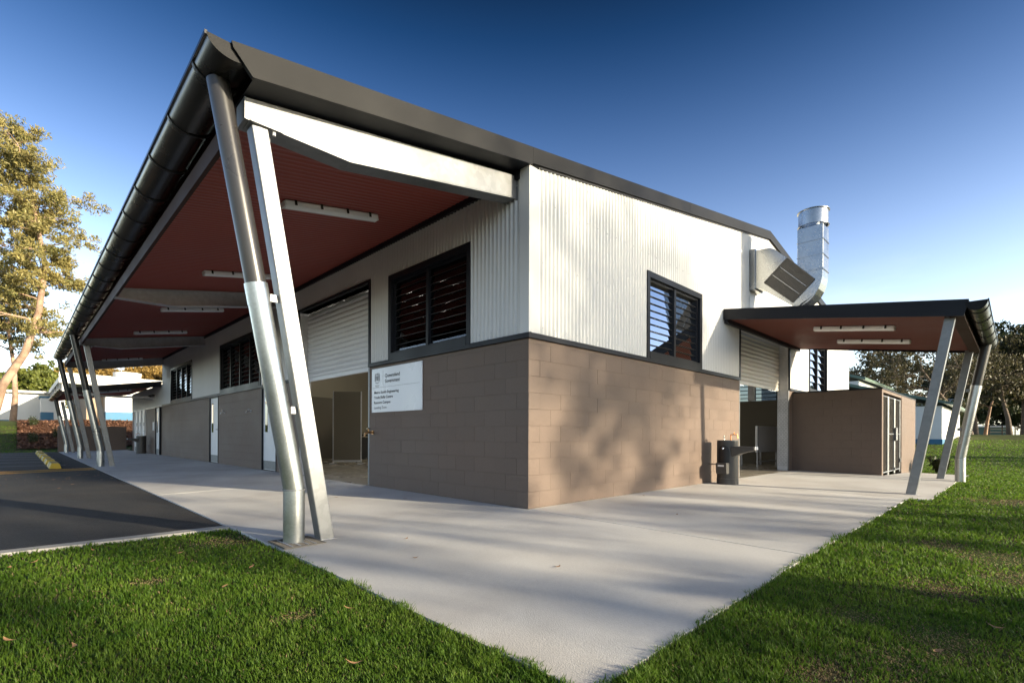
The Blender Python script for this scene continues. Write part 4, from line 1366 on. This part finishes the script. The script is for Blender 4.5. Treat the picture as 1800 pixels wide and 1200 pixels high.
# ================================================================== mulch bed
def surf_patch(name, x0, x1, y0, y1, m, lift=.03, n=30):
    xs = np.linspace(x0, x1, n); ys = np.linspace(y0, y1, n)
    X_, Y_ = np.meshgrid(xs, ys, indexing='ij')
    Z_ = lawn_z(X_, Y_) + lift + RNG.normal(0, .012, X_.shape)
    i_ = (np.arange(n - 1)[:, None] * n + np.arange(n - 1)[None, :]).ravel()
    return obj(name, np_mesh(name, np.stack([X_.ravel(), Y_.ravel(), Z_.ravel()], 1), np.stack([i_, i_ + n, i_ + n + 1, i_ + 1], 1)), m, smooth=True)
mu = surf_patch('mulch_bed', -4.35, 2.5, 33.6, 46.0, 'mulch', .04, 50)
tag(mu, kind='structure')
nchip = 9000
cx_ = RNG.uniform(-4.35, 2.4, nchip); cy_ = RNG.uniform(33.6, 46, nchip)
cz2 = lawn_z(cx_, cy_) + .06
a_ = RNG.uniform(0, 2 * np.pi, nchip); l_ = RNG.uniform(.05, .14, nchip); w_ = RNG.uniform(.02, .045, nchip)
ca, sa = np.cos(a_), np.sin(a_)
tl = RNG.normal(0, .03, nchip)
Vc = np.stack([np.stack([cx_ + ca * l_ * p - sa * w_ * q, cy_ + sa * l_ * p + ca * w_ * q, cz2 + tl * p], 1) for p, q in ((-1, -1), (1, -1), (1, 1), (-1, 1))], 1).reshape(-1, 3)
mc = obj('mulch_chips', np_mesh('mulch_chips', Vc, np.arange(nchip * 4).reshape(-1, 4)), 'chip')
tag(mc, 'loose red brown bark chips on the sloping garden bed', 'mulch', kind='stuff')

# ================================================================== trees and shrubs
def leaves(centers, spread, per, size, aspect=.35, droop=.4, seed=0, flat=1.0):
    """leaf quads scattered in clumps; returns V, F"""
    r = np.random.default_rng(seed)
    C = np.repeat(centers, per, axis=0)
    n = len(C)
    S = np.repeat(np.broadcast_to(np.asarray(spread, float), (len(centers),)), per)
    d = r.normal(0, 1, (n, 3)); d /= np.linalg.norm(d, axis=1)[:, None]
    rad = S * r.uniform(.15, 1, n) ** .55
    P = C + d * rad[:, None] * np.array([1, 1, flat])
    ax = r.normal(0, 1, (n, 3)); ax[:, 2] -= droop * 1.5
    ax /= np.linalg.norm(ax, axis=1)[:, None]
    o = r.normal(0, 1, (n, 3))
    sd_ = np.cross(ax, o); sd_ /= np.linalg.norm(sd_, axis=1)[:, None]
    L = size * r.uniform(.6, 1.4, n)[:, None]; W = L * aspect
    V = np.stack([P - ax * L * .5, P + sd_ * W * .5 - ax * L * .05, P + ax * L * .5, P - sd_ * W * .5 - ax * L * .05], 1).reshape(-1, 3)
    return V, np.arange(n * 4).reshape(-1, 4)

def limb(mb, a, b, r0, r1, rnd, n=6, bow=.12, seg=5):
    a, b = Vector(a), Vector(b)
    L = (b - a).length
    off = Vector((rnd.uniform(-1, 1), rnd.uniform(-1, 1), rnd.uniform(.1, .8))) * L * bow
    P = []
    for i in range(seg + 1):
        t = i / seg
        p = a.lerp(b, t) + off * math.sin(math.pi * t) + Vector((rnd.uniform(-1, 1), rnd.uniform(-1, 1), rnd.uniform(-1, 1))) * L * .025 * (0 < i < seg)
        P.append(p)
    mb.tube(P, [r0 + (r1 - r0) * (i / seg) for i in range(seg + 1)], n, cap=False)
    return P

def tree(name, label, base, trunk, crown, seed, leaf='leaf_gum', bark='bark', r0=.35, per=170, lsize=.30, spread=.9, cat='tree', group=None, twigs=3, aspect=.3, droop=.5, flat=.75, nsub=3, cull=None):
    """trunk: list of relative points; crown: clump centres (relative)"""
    rnd = random.Random(seed)
    t = thing(name, label, cat, base, 0, group)
    mb = MB()
    T = [Vector(p) for p in trunk]
    k = len(T)
    rad = [r0 * (1 - .72 * i / (k - 1)) for i in range(k)]
    mb.tube(T, rad, 9, cap=False)
    nodes = []
    for i in range(k - 1):
        for q in np.linspace(0, 1, 5)[:-1]:
            if i + q > .45 * (k - 1) * .6:
                nodes.append((T[i].lerp(T[i + 1], q), rad[i] + (rad[i + 1] - rad[i]) * q))
    nodes.append((T[-1], rad[-1]))
    crown = sorted([Vector(c) for c in crown], key=lambda c: (c - T[-1]).length)
    cl = []
    for c in crown:
        best, bd_ = None, 1e9
        for p, r in nodes:
            dz = c.z - p.z
            dd = (c - p).length + (2.5 * max(0, -dz)) + (.6 if r < .03 else 0)
            if dd < bd_: best, bd_ = (p, r), dd
        p, r = best
        ra = max(.025, min(r * .62, .035 * (c - p).length + .02))
        P = limb(mb, p, c, ra, max(.014, ra * .35), rnd)
        for i, q in enumerate(P[1:]):
            nodes.append((q, ra + (max(.014, ra * .35) - ra) * (i + 1) / len(P)))
        for _ in range(twigs):
            d = Vector((rnd.gauss(0, 1), rnd.gauss(0, 1), rnd.gauss(.2, .7))).normalized() * spread * rnd.uniform(.6, 1.3)
            s0 = P[rnd.randrange(2, len(P))]
            limb(mb, s0, c + d, ra * .35 + .006, .008, rnd, n=4, bow=.1, seg=3)
            cl.append(c + d * .8)
        for _ in range(nsub):
            cl.append(c + Vector((rnd.gauss(0, 1), rnd.gauss(0, 1), rnd.gauss(0, .6))) * spread * .8)
    mb.build('trunk', bark, t, smooth=True, angle=70)
    C = np.array([tuple(c) for c in cl])
    rs = np.random.default_rng(seed)
    V, F = leaves(C, spread * rs.uniform(.35, .75, len(C)), per, lsize, aspect, droop, seed, flat)
    obj('crown', np_mesh('crown', V, F), leaf, t)
    return t

def ell(n, c, r, seed, shell=.55):
    rr = np.random.default_rng(seed)
    d = rr.normal(0, 1, (n, 3)); d /= np.linalg.norm(d, axis=1)[:, None]
    q = shell + (1 - shell) * rr.uniform(0, 1, n) ** .6
    return [tuple(np.array(c) + d[i] * np.array(r) * q[i]) for i in range(n)]

FW = Vector((math.cos(math.radians(45.3)), math.sin(math.radians(45.3)), 0))
RT = Vector((math.sin(math.radians(45.3)), -math.cos(math.radians(45.3)), 0))
def far_pt(u, v, f):
    return CAMP + FW * f + RT * ((u - 900) / 879 * f) + Vector((0, 0, 1)) * ((765 - v) / 879 * f)
def gz(p): return Vector((p[0], p[1], float(lawn_z(p[0], p[1]))))

# the big gum at the left: crown laid out in the tree's own frame (sideways, depth, height in metres)
f0 = 46.0
bp = gz(far_pt(-14, 740, f0)); s0 = f0 / 879
def gum_rel(du, dv, dd): return tuple(RT * (du * s0) + FW * dd + Vector((0, 0, dv * s0 - (bp.z - (CAMP.z + (765 - 740) * s0)))))
rg = np.random.default_rng(5)
crown = []
for (uu, vv, ru, rv, n_) in ((20, 270, 75, 40, 16), (70, 330, 65, 55, 22), (20, 390, 70, 60, 22), (95, 400, 50, 60, 18), (45, 470, 70, 55, 18), (-60, 360, 70, 110, 30), (110, 480, 35, 40, 8), (15, 560, 45, 50, 10), (-60, 540, 60, 60, 12), (95, 575, 28, 18, 3)):
    for _ in range(n_):
        a_ = rg.uniform(0, 2 * math.pi); q = rg.uniform(0, 1) ** .5
        crown.append(gum_rel(uu * .93 + ru * .92 * q * math.cos(a_) + 8, 740 - (vv + rv * q * math.sin(a_)), rg.normal(0, 2.2)))
trunk = [gum_rel(0, 0, 0), gum_rel(18, 60, 0), gum_rel(52, 118, .3), gum_rel(78, 190, .2), gum_rel(92, 270, 0), gum_rel(84, 350, -.4), gum_rel(60, 430, 0)]
tree('gum_tree', 'tall leaning gum tree with golden leaves and pale trunk at the left edge', bp, trunk, crown, 21, per=78, lsize=.31, spread=1.05, r0=.40, twigs=3, nsub=3, aspect=.30)
bp2 = gz(far_pt(22, 740, 52)); s1 = 52 / 879
tree('gum_tree', 'slim straight gum trunk just right of the big leaning gum', bp2, [(0, 0, 0), (.2, 0, 3), (.1, .2, 6), (-.3, 0, 9.5), (-.2, 0, 13)], ell(26, (-.6, 0, 11), (3.0, 3.0, 3.6), 8), 23, per=50, lsize=.40, spread=1.0, r0=.30, leaf='leaf_dark')
# bushy trees behind the far left building
for i, (u, v, f, w_, h_, l) in enumerate(((35, 650, 95, 6, 5, 'round green tree over the left end of the white school building'), (75, 640, 100, 5, 5, 'round green tree over the right end of the white school building'), (-40, 640, 95, 7, 6, 'green tree at the far left edge behind the school building'))):
    b = gz(far_pt(u, 745, f)); H_ = (745 - v) / 879 * f
    tree('leafy_tree', l, b, [(0, 0, 0), (0, .2, H_ * .4), (.2, 0, H_ * .7)], ell(46, (0, 0, H_ * .72), (w_, w_, H_ * .30), 40 + i), 50 + i, leaf='leaf_green', bark='bark_dark', per=60, lsize=.55, spread=1.5, r0=.3, aspect=.5)
# golden hillside trees behind the pale roof
for i, u in enumerate((150, 200, 250, 300, 345)):
    f = 105 + (i % 2) * 10
    b = gz(far_pt(u, 745, f)); H_ = (745 - 628 - (i % 3) * 6) / 879 * f
    tree('hill_tree', ['golden tree left of the pale roof cowl on the hillside', 'golden tree just behind the pale roof on the hillside', 'golden tree beside the roof cowl on the hillside', 'golden tree nearest the workshop wall on the hillside', 'golden hillside tree hidden mostly behind the workshop'][i], b, [(0, 0, 0), (.3, 0, H_ * .4), (0, .2, H_ * .75)],
         ell(52, (0, 0, H_ * .66), (5.2, 4.5, H_ * .36), 60 + i, .3), 70 + i, leaf='leaf_brown', bark='bark_dark', per=55, lsize=.6, spread=1.6, r0=.35, aspect=.4, group='golden trees on the hillside')
# right side: open-branched trees beyond the lawn
def right_tree(name, label, u, f, vtop, wid, seed, leaf, n_, per, lean=0, r0=.4, lsize=.34, spread=1.0, low=.32, twigs=5, bark='bark_dark'):
    b = gz(far_pt(u, 775, f)); s = f / 879
    H_ = (775 - vtop) * s
    W_ = wid * s
    L = RT * (lean * s)
    tk = [(0, 0, 0), tuple(L * .15 + Vector((0, 0, H_ * .16))), tuple(L * .5 + Vector((.1, .1, H_ * .36))), tuple(L * .9 + Vector((0, 0, H_ * .62)))]
    tree(name, label, b, tk, ell(n_, tuple(L * .8 + Vector((0, 0, H_ * (low + (1 - low) * .5)))), (W_, W_, H_ * (1 - low) * .5), seed, .35), seed + 1, leaf=leaf, bark=bark, per=per, lsize=lsize, spread=spread, r0=r0, twigs=twigs, nsub=2, aspect=.4)
right_tree('spreading_tree', 'open brown leaved tree spreading over the far white building', 1705, 46, 590, 130, 101, 'leaf_olive', 64, 15, lean=-95, r0=.30, lsize=.24, twigs=7)
right_tree('spreading_tree', 'nearly bare branching tree behind the canopy downpipe', 1715, 52, 610, 75, 111, 'leaf_olive', 46, 5, lean=-15, r0=.28, twigs=7)
right_tree('pale_trunk_tree', 'pale forked trunk tree right of the canopy downpipe', 1732, 58, 640, 60, 121, 'leaf_olive', 26, 9, lean=22, r0=.2, twigs=6, bark='bark')
right_tree('dark_tree', 'dense dark tree at the right edge of the lawn', 1800, 50, 578, 62, 131, 'leaf_dark', 70, 60, lean=5, r0=.3, lsize=.4, spread=1.2)
right_tree('dark_tree', 'bare limbed tree in front of the dark trees at the right', 1775, 48, 600, 70, 141, 'leaf_olive', 46, 6, lean=-20, r0=.25, twigs=7)
right_tree('dark_tree', 'dark tree beyond the right edge of the picture', 1880, 52, 560, 80, 151, 'leaf_dark', 60, 70, r0=.5, lsize=.45, spread=1.3)
right_tree('dark_tree', 'low dark trees filling in behind the pale trunk', 1765, 75, 650, 70, 161, 'leaf_dark', 50, 70, r0=.4, lsize=.5, spread=1.4, low=.1)
right_tree('distant_tree', 'hazy brown tree behind the green roofed building', 1560, 75, 610, 60, 171, 'leaf_olive', 44, 26, r0=.4, lsize=.5, spread=1.4, low=.15)
right_tree('distant_tree', 'dark tree closing the gap behind the hedge', 1690, 80, 640, 60, 181, 'leaf_dark', 50, 70, r0=.4, lsize=.5, spread=1.5, low=.05)
right_tree('distant_tree', 'dark tree far behind the right lawn fence', 1840, 85, 620, 80, 191, 'leaf_dark', 50, 70, r0=.4, lsize=.55, spread=1.6, low=.05)
# dark hedge
hb = gz(far_pt(1663, 770, 42))
t = thing('hedge', 'dark dense hedge below the little house eaves', 'hedge', hb)
hc = [tuple(RT * rg.uniform(-1.7, 1.5) + FW * rg.uniform(-.5, 1.0) + Vector((0, 0, rg.uniform(.15, 2.7)))) for _ in range(120)]
V, F = leaves(np.array(hc), .45, 90, .16, .5, .1, 77)
obj('foliage', np_mesh('foliage', V, F), 'leaf_dark', t)
mb = MB()
for q in range(7): mb.tube([tuple(RT * (-1.5 + q * .5)), tuple(RT * (-1.5 + q * .52) + Vector((0, 0, 2.2)))], [.05, .02], 6)
mb.build('stem', 'bark_dark', t)
def shrub(name, label, base, h, n_, leaf, per=26, ls=.10, sp=.18, group=None):
    t = thing(name, label, 'shrub', base, 0, group)
    r = random.Random(int(h * 1000) + n_)
    mb = MB(); tips = []
    for _ in range(n_):
        d = Vector((r.gauss(0, .3), r.gauss(0, .3), 1)) * h * r.uniform(.5, 1)
        limb(mb, (0, 0, 0), d, .012, .004, r, n=4, bow=.08, seg=3)
        tips += [tuple(d), tuple(d * .7), tuple(d * .45)]
    mb.build('stem', 'bark_dark', t)
    V, F = leaves(np.array(tips), sp, per, ls, .4, .1, n_)
    obj('foliage', np_mesh('foliage', V, F), leaf, t)
    return t
shrub('young_shrub', 'small leafy plant at the lawn edge beyond the canopy posts', gz((14.6, -2.55, 0)), .42, 7, 'leaf_dark', ls=.14, sp=.12)
for (x, y, l) in ((-3.7, 36.0, 'left young shrub in the bark mulch bed'), (-2.6, 37.5, 'right young shrub in the bark mulch bed'), (-3.6, 42, 'far young shrub near the top of the mulch bed')):
    shrub('young_shrub', l, gz((x, y, 0)), .6, 7, 'leaf_dark', per=24, ls=.10, sp=.16, group='young shrubs in the mulch bed')

# trees on the sun side of the lawn, behind the camera: they cast the dappled shade and stand in the window reflections
def shade_tree(label, s_, d_, htop, wid, seed, n_, per, low=.25, leaf='leaf_olive', lsize=.34, spread=1.1):
    x = s_ + .33 * d_; y = -d_
    b = gz((x, y, 0))
    H_ = htop
    tree('lawn_tree', label, b, [(0, 0, 0), (.15, 0, H_ * .3), (-.1, .2, H_ * .6)], ell(n_, (0, 0, H_ * (low + (1 - low) * .5)), (wid, wid * .8, H_ * (1 - low) * .47), seed, .25), seed + 1,
         leaf=leaf, bark='bark_dark', per=per, lsize=lsize, spread=spread, r0=.3, aspect=.45, nsub=3, twigs=3)
shade_tree('dense low tree on the lawn behind the photographer', -5.0, 20, 2.4, 3.4, 201, 50, 60, low=.05, spread=.8)
shade_tree('dense low tree left of the others behind the photographer', -11.5, 20, 3.2, 3.6, 211, 50, 60, low=.05, spread=.8)
shade_tree('dense low tree right of the others behind the photographer', 1.0, 21, 2.4, 2.6, 221, 40, 60, low=.05, spread=.8)
shade_tree('airy tall lawn tree casting dapples on the gable wall', 1.6, 33, 10.6, 3.0, 231, 18, 6, low=.55, spread=.8)
shade_tree('tallest lawn tree with a high crown facing the gable wall', 2.2, 37, 13.4, 3.0, 291, 130, 10, low=.74, spread=1.4, lsize=.16)
shade_tree('airy lawn tree nearest the gable wall side', -3.2, 32, 9.4, 3.0, 241, 10, 5, low=.6)
shade_tree('airy lawn tree behind the left lawn', -9.0, 34, 11.0, 4.0, 281, 26, 9, low=.30)
shade_tree('low lawn tree far right behind the photographer', 12.0, 40, 8.0, 4.5, 251, 50, 50)
shade_tree('low lawn tree farthest right behind the photographer', 23.0, 44, 9.0, 6, 261, 56, 50)

# ================================================================== far buildings
def far_building(name, label, cat='building'):
    return thing(name, label, cat)
b_ = far_building('school_building', 'long white school building with blue base on the rise at left')
MB().box(-22, -1.75, 76, 88, 2.45, 5.55).build('wall', 'wallwhite', b_)
MB().box(-22, -1.74, 75.98, 88, 1.2, 2.45).build('blue_base', 'wallblue', b_)
MB().box(-22.5, -.6, 75.2, 89, 5.56, 5.80).build('roof', 'roofwhite', b_)
b_ = far_building('store_room', 'small square store with grey top and blue band beside the school building')
MB().box(-2.65, -.95, 66, 69, 3.1, 4.55).build('upper_wall', 'wallwhite', b_)
MB().box(-2.66, -.94, 65.99, 69, 2.25, 3.1).build('blue_band', 'wallblue', b_)
MB().box(-2.65, -.95, 66, 69, 1.3, 2.25).build('pale_base', 'wallwhite', b_)
MB().box(-2.75, -.85, 65.9, 69.1, 4.56, 4.72).build('roof', 'wallblue', b_)
b_ = far_building('covered_hall', 'pale roofed hall with white fascia behind the rear canopy')
MB().prism_y([(-1.75, 5.50), (14, 5.10), (14, 5.55), (-1.75, 5.95)], 52, 76).build('roof', 'roofwhite', b_)
MB().prism_y([(-1.9, 5.15), (14, 4.75), (14, 5.62), (-1.9, 6.02)], 51.85, 51.99).build('fascia', 'roofwhite', b_)
MB().box(.0, 14, 54.0, 74, 1.5, 5.0).build('rear_wall', 'walltan', b_)
MB().box(1.2, 9.0, 52.6, 53.9, 2.85, 4.75).build('wall_panel', 'wallwhite', b_)
MB().box(1.2, 9.0, 52.58, 53.88, 1.7, 2.85).build('blue_panel', 'wallblue', b_)
for q in range(6):
    MB().box(-1.70, -1.50, 52.1 + q * 4.4, 52.3 + q * 4.4, 1.2, 5.5).build('column', 'wallwhite', b_)
MB().tube([(3.4, 58, 5.6), (3.4, 58, 6.9)], [.95, 1.15], 18).build('roof_cowl', 'wallwhite', b_, smooth=True)
b_ = far_building('blue_white_building', 'pale building with green roof and blue base beyond the enclosure')
MB().box(35, 48, -.95, 9, .75, 2.75).build('wall', 'wallwhite', b_)
MB().box(34.99, 48, -.97, 9, -.3, .75).build('blue_base', 'wallblue', b_)
MB().prism_x([(-1.5, 2.75), (4.5, 4.4), (9.5, 2.75), (9.5, 2.9), (4.5, 4.6), (-1.5, 2.9)], 34.4, 48.5).build('roof', 'roofgreen', b_)
for y in (.8, 3.0, 5.2): MB().box(34.95, 34.985, y, y + 1.2, 1.2, 2.2).build('window', 'glass_dark', b_)
b_ = far_building('green_roof_building', 'white gable with green roof beside the workshop end')
MB().box(43, 56, 4.7, 12, -.2, 5.3).build('wall', 'wallwhite', b_)
MB().prism_x([(4.2, 5.3), (8.3, 6.6), (12.4, 5.3), (12.4, 5.5), (8.3, 6.8), (4.2, 5.5)], 42.5, 56).build('roof', 'roofgreen', b_)
b_ = far_building('small_house', 'small house with white eaves above the dark hedge')
hp = far_pt(1652, 765, 55); 
MB().box(hp.x - .5, hp.x + 7, hp.y - .9, hp.y + 6, .5, 3.6).build('wall', 'walltan', b_)
MB().prism_y([(hp.x - 1.5, 3.7), (hp.x + 3.2, 5.0), (hp.x + 8, 3.7), (hp.x + 8, 3.9), (hp.x + 3.2, 5.2), (hp.x - 1.5, 3.9)], hp.y - 1.8, hp.y + 7).build('roof', 'roofwhite', b_)
for q in (0.0, 1.2): MB().box(hp.x - .56, hp.x - .51, hp.y - .4 + q, hp.y + .4 + q, 2.2, 3.4).build('window', 'wallwhite', b_)
b_ = far_building('garden_shed', 'low green shed far across the right lawn', 'shed')
sp_ = gz(far_pt(1745, 775, 72))
MB().box(sp_.x, sp_.x + 4, sp_.y - 1.4, sp_.y + 2.2, sp_.z - .3, sp_.z + 1.2).build('wall', 'roofgreen', b_)
MB().box(sp_.x - .2, sp_.x + 4.2, sp_.y - 1.6, sp_.y + 2.4, sp_.z + 1.21, sp_.z + 1.42).build('roof', 'wallwhite', b_)
fp = gz(far_pt(1790, 775, 62))
fe = thing('paddock_fence', 'thin dark post fence at the far right of the lawn', 'fence', fp)
for q in range(7):
    MB().box(-.06, .06, -.06, .06, -.2, 1.2).build('fence_post', 'bark_dark', fe).location = tuple(RT * (-3.6 + q * 1.6))
for z in (.4, .8, 1.1):
    MB().beam(tuple(RT * -3.6 + Vector((0, 0, z))), tuple(RT * 6.0 + Vector((0, 0, z))), .03, .03, up=(0, 0, 1)).build('rail', 'bark_dark', fe)

# ================================================================== grass
DRY = [(-3.05, .88, .30), (1.3, -3.65, .22), (1.0, -4.0, .3), (-1.65, -3.75, .16), (-1.2, -3.52, .13), (-1.33, -3.9, .2), (-2.05, -3.6, .16), (-.3, -3.82, .22), (.37, -4.15, .25), (5.5, -4.2, .6), (8.0, -5.0, .7), (-3.3, -1.45, .10), (-1.9, -3.85, .14), (-3.75, -.2, .12)]
def make_grass(N, seed):
    r = np.random.default_rng(seed)
    rad = np.exp(r.uniform(np.log(.75), np.log(46), N))
    # view wedge, wide enough for a step to the side
    a_ = math.atan2(FW.y, FW.x) + r.uniform(-1.02, 1.02, N)
    x = CAMP.x + rad * np.cos(a_); y = CAMP.y + rad * np.sin(a_)
    wx = .014 * np.sin(5.3 * y) + .012 * np.sin(13.1 * y + 1.7) + .010 * np.sin(31 * y)
    wy = .014 * np.sin(4.7 * x + .4) + .012 * np.sin(11.9 * x) + .010 * np.sin(29 * x + 2)
    keep = ~on_hard(x + wx - .024, y + wy - .024)
    # ragged edge over the slab
    jx = r.normal(0, .014, N); jy = r.normal(0, .014, N)
    keep &= ~on_hard(x + wx - .024 + jx, y + wy - .024 + jy)
    keep &= ~((y > 33) & (x > -4.4) & (y < 46.5) & (x < 2.6))
    keep &= ~((x > 0) & (y > 0) & (x < 20))
    x, y, rad = x[keep], y[keep], rad[keep]
    n = len(x)
    dry = np.zeros(n)
    for (px, py, pr) in DRY:
        pr = pr * 1.25
        wob = .35 * np.sin(9 * x / max(pr, .15) * .3 + 3 * py) + .35 * np.cos(8 * y / max(pr, .15) * .3 + px)
        dry = np.maximum(dry, np.clip(1.25 - np.hypot(x - px, (y - py) * 1.25) / pr + wob * .4, 0, 1))
    low = .5 + .5 * np.sin(1.7 * x + .8 * y) * np.cos(1.3 * y - .6 * x + 1)
    isdry = r.uniform(0, 1, n) < (.07 + .08 * low + .75 * dry)
    h = (.020 + .010 * low) * r.uniform(.55, 1.4, n)
    cell = np.sin(np.floor(x / .09 + .3 * np.sin(9 * y)) * 12.9898 + np.floor(y / .09 + .3 * np.sin(8 * x)) * 78.233) * 43758.5453
    cell = cell - np.floor(cell)
    h *= .70 + .48 * cell
    h = np.where((cell > .965) & (rad < 8), h * 1.25, h)
    h = np.where(isdry, h * .55, h) * (1 - .55 * dry)
    edge = np.minimum(np.abs(x - SLAB_X0), np.abs(y - SLAB_Y0))
    h *= 1 + .35 * (edge < .10) * r.uniform(0, 1, n)
    w = .0021 * np.maximum(1, rad / 3.0) * r.uniform(.8, 1.4, n)
    z = lawn_z(x, y) - .012
    t = r.uniform(0, 2 * np.pi, n)
    lx, ly = np.cos(t), np.sin(t)
    lean = r.uniform(.15, 1.0, n) * h
    lean = np.where(isdry, lean * 2.2, lean)
    bx, by = -ly * w, lx * w
    B = np.stack([x, y, z], 1)
    W3_ = np.stack([bx, by, np.zeros(n)], 1)
    mid = B + np.stack([lx * lean * .3, ly * lean * .3, h * .55], 1)
    tip = B + np.stack([lx * lean, ly * lean, h], 1)
    V = np.stack([B - W3_, B + W3_, mid + W3_ * .8, mid - W3_ * .8, tip], 1)
    return V, isdry
V, isdry = make_grass(950000, 5)
def blades(name, V, m, label):
    n = len(V)
    i = np.arange(n) * 5
    # two quads' worth of triangles
    F = np.concatenate([np.stack([i, i + 1, i + 2], 1), np.stack([i, i + 2, i + 3], 1), np.stack([i + 3, i + 2, i + 4], 1)])
    o = obj(name, np_mesh(name, V.reshape(-1, 3), F), m)
    tag(o, label, 'grass', kind='stuff')
    return o
blades('lawn_grass', V[~isdry], 'grass', 'short green lawn grass around the concrete apron')
blades('dry_grass', V[isdry], 'straw', 'dry straw coloured grass scattered through the lawn')

# ================================================================== fallen leaves
def leaf_mesh(L, W, curl, seed):
    r = random.Random(seed)
    n = 6; V = []; F = []
    for i in range(n + 1):
        t = i / n
        hw = W * math.sin(math.pi * (t * .94 + .03)) * .5
        bend = curl * (t - .5) ** 2 * 4
        sway = .18 * L * math.sin(math.pi * t) * r.choice((1, 1))
        V += [(t * L - L / 2, sway - hw, bend + hw * .35), (t * L - L / 2, sway, bend), (t * L - L / 2, sway + hw, bend + hw * .35)]
    for i in range(n):
        for j in range(2):
            F.append((3 * i + j, 3 * i + 3 + j, 3 * i + 4 + j, 3 * i + 1 + j))
    return MB().add(V, F).mesh('fallen_leaf')
lm = [leaf_mesh(.060, .020, .008, 1), leaf_mesh(.072, .017, .012, 2), leaf_mesh(.048, .022, .009, 3)]
LV = [(-3.46, -.76), (-4.03, -.36), (-3.38, -1.49), (-4.38, -.95), (-4.19, -1.24), (-3.66, .25), (-4.27, .83), (-3.94, .99), (-4.4, .75), (-3.46, .41), (-1.01, -4.05), (-1.55, -3.89), (-3.09, -1.6), (-3.37, -2.2), (-.41, -3.71), (-.2, -3.5), (.6, -3.9), (-3.2, -.4)]
rl = random.Random(9)
for i, (x, y) in enumerate(LV):
    o = obj('fallen_leaf', lm[i % 3], 'deadleaf', None, smooth=True)
    o.location = (x, y, float(lawn_z(x, y)) + .030)
    o.rotation_euler = (rl.uniform(-.25, .25), rl.uniform(-.25, .25), rl.uniform(0, 6.28))
    tag(o, 'small dry brown leaf lying on the lawn', 'leaf', 'fallen leaves on the lawn')
for i, (x, y) in enumerate(((-1.62, -1.82), (-1.09, 2.77), (-2.2, -.9), (-.5, 1.9), (2.2, -.25), (1.0, -1.4), (-1.9, -.3))):
    o = obj('fallen_leaf', lm[i % 3], 'deadleaf', None, smooth=True)
    o.location = (x, y, slabz(x, y) + .004)
    o.rotation_euler = (0, 0, rl.uniform(0, 6.28))
    tag(o, 'small dry brown leaf lying on the concrete', 'leaf', 'fallen leaves on the concrete')
lit = MB()
for i in range(160):
    x = rl.uniform(-9, -2.9); y = rl.gauss(10.2, 1.3)
    if y < 1.7 or y > 30: continue
    a_ = rl.uniform(0, 6.28); L = rl.uniform(.02, .06); W = L * .35
    c, s = math.cos(a_), math.sin(a_)
    lit.add([(x + c * L, y + s * L, AZ + .008), (x - s * W, y + c * W, AZ + .012), (x - c * L, y - s * L, AZ + .006), (x + s * W, y - c * W, AZ + .007)], [(0, 1, 2, 3)])
tag(lit.build('leaf_litter', 'deadleaf'), 'scatter of small dry leaf bits on the asphalt', 'leaf litter', kind='stuff')
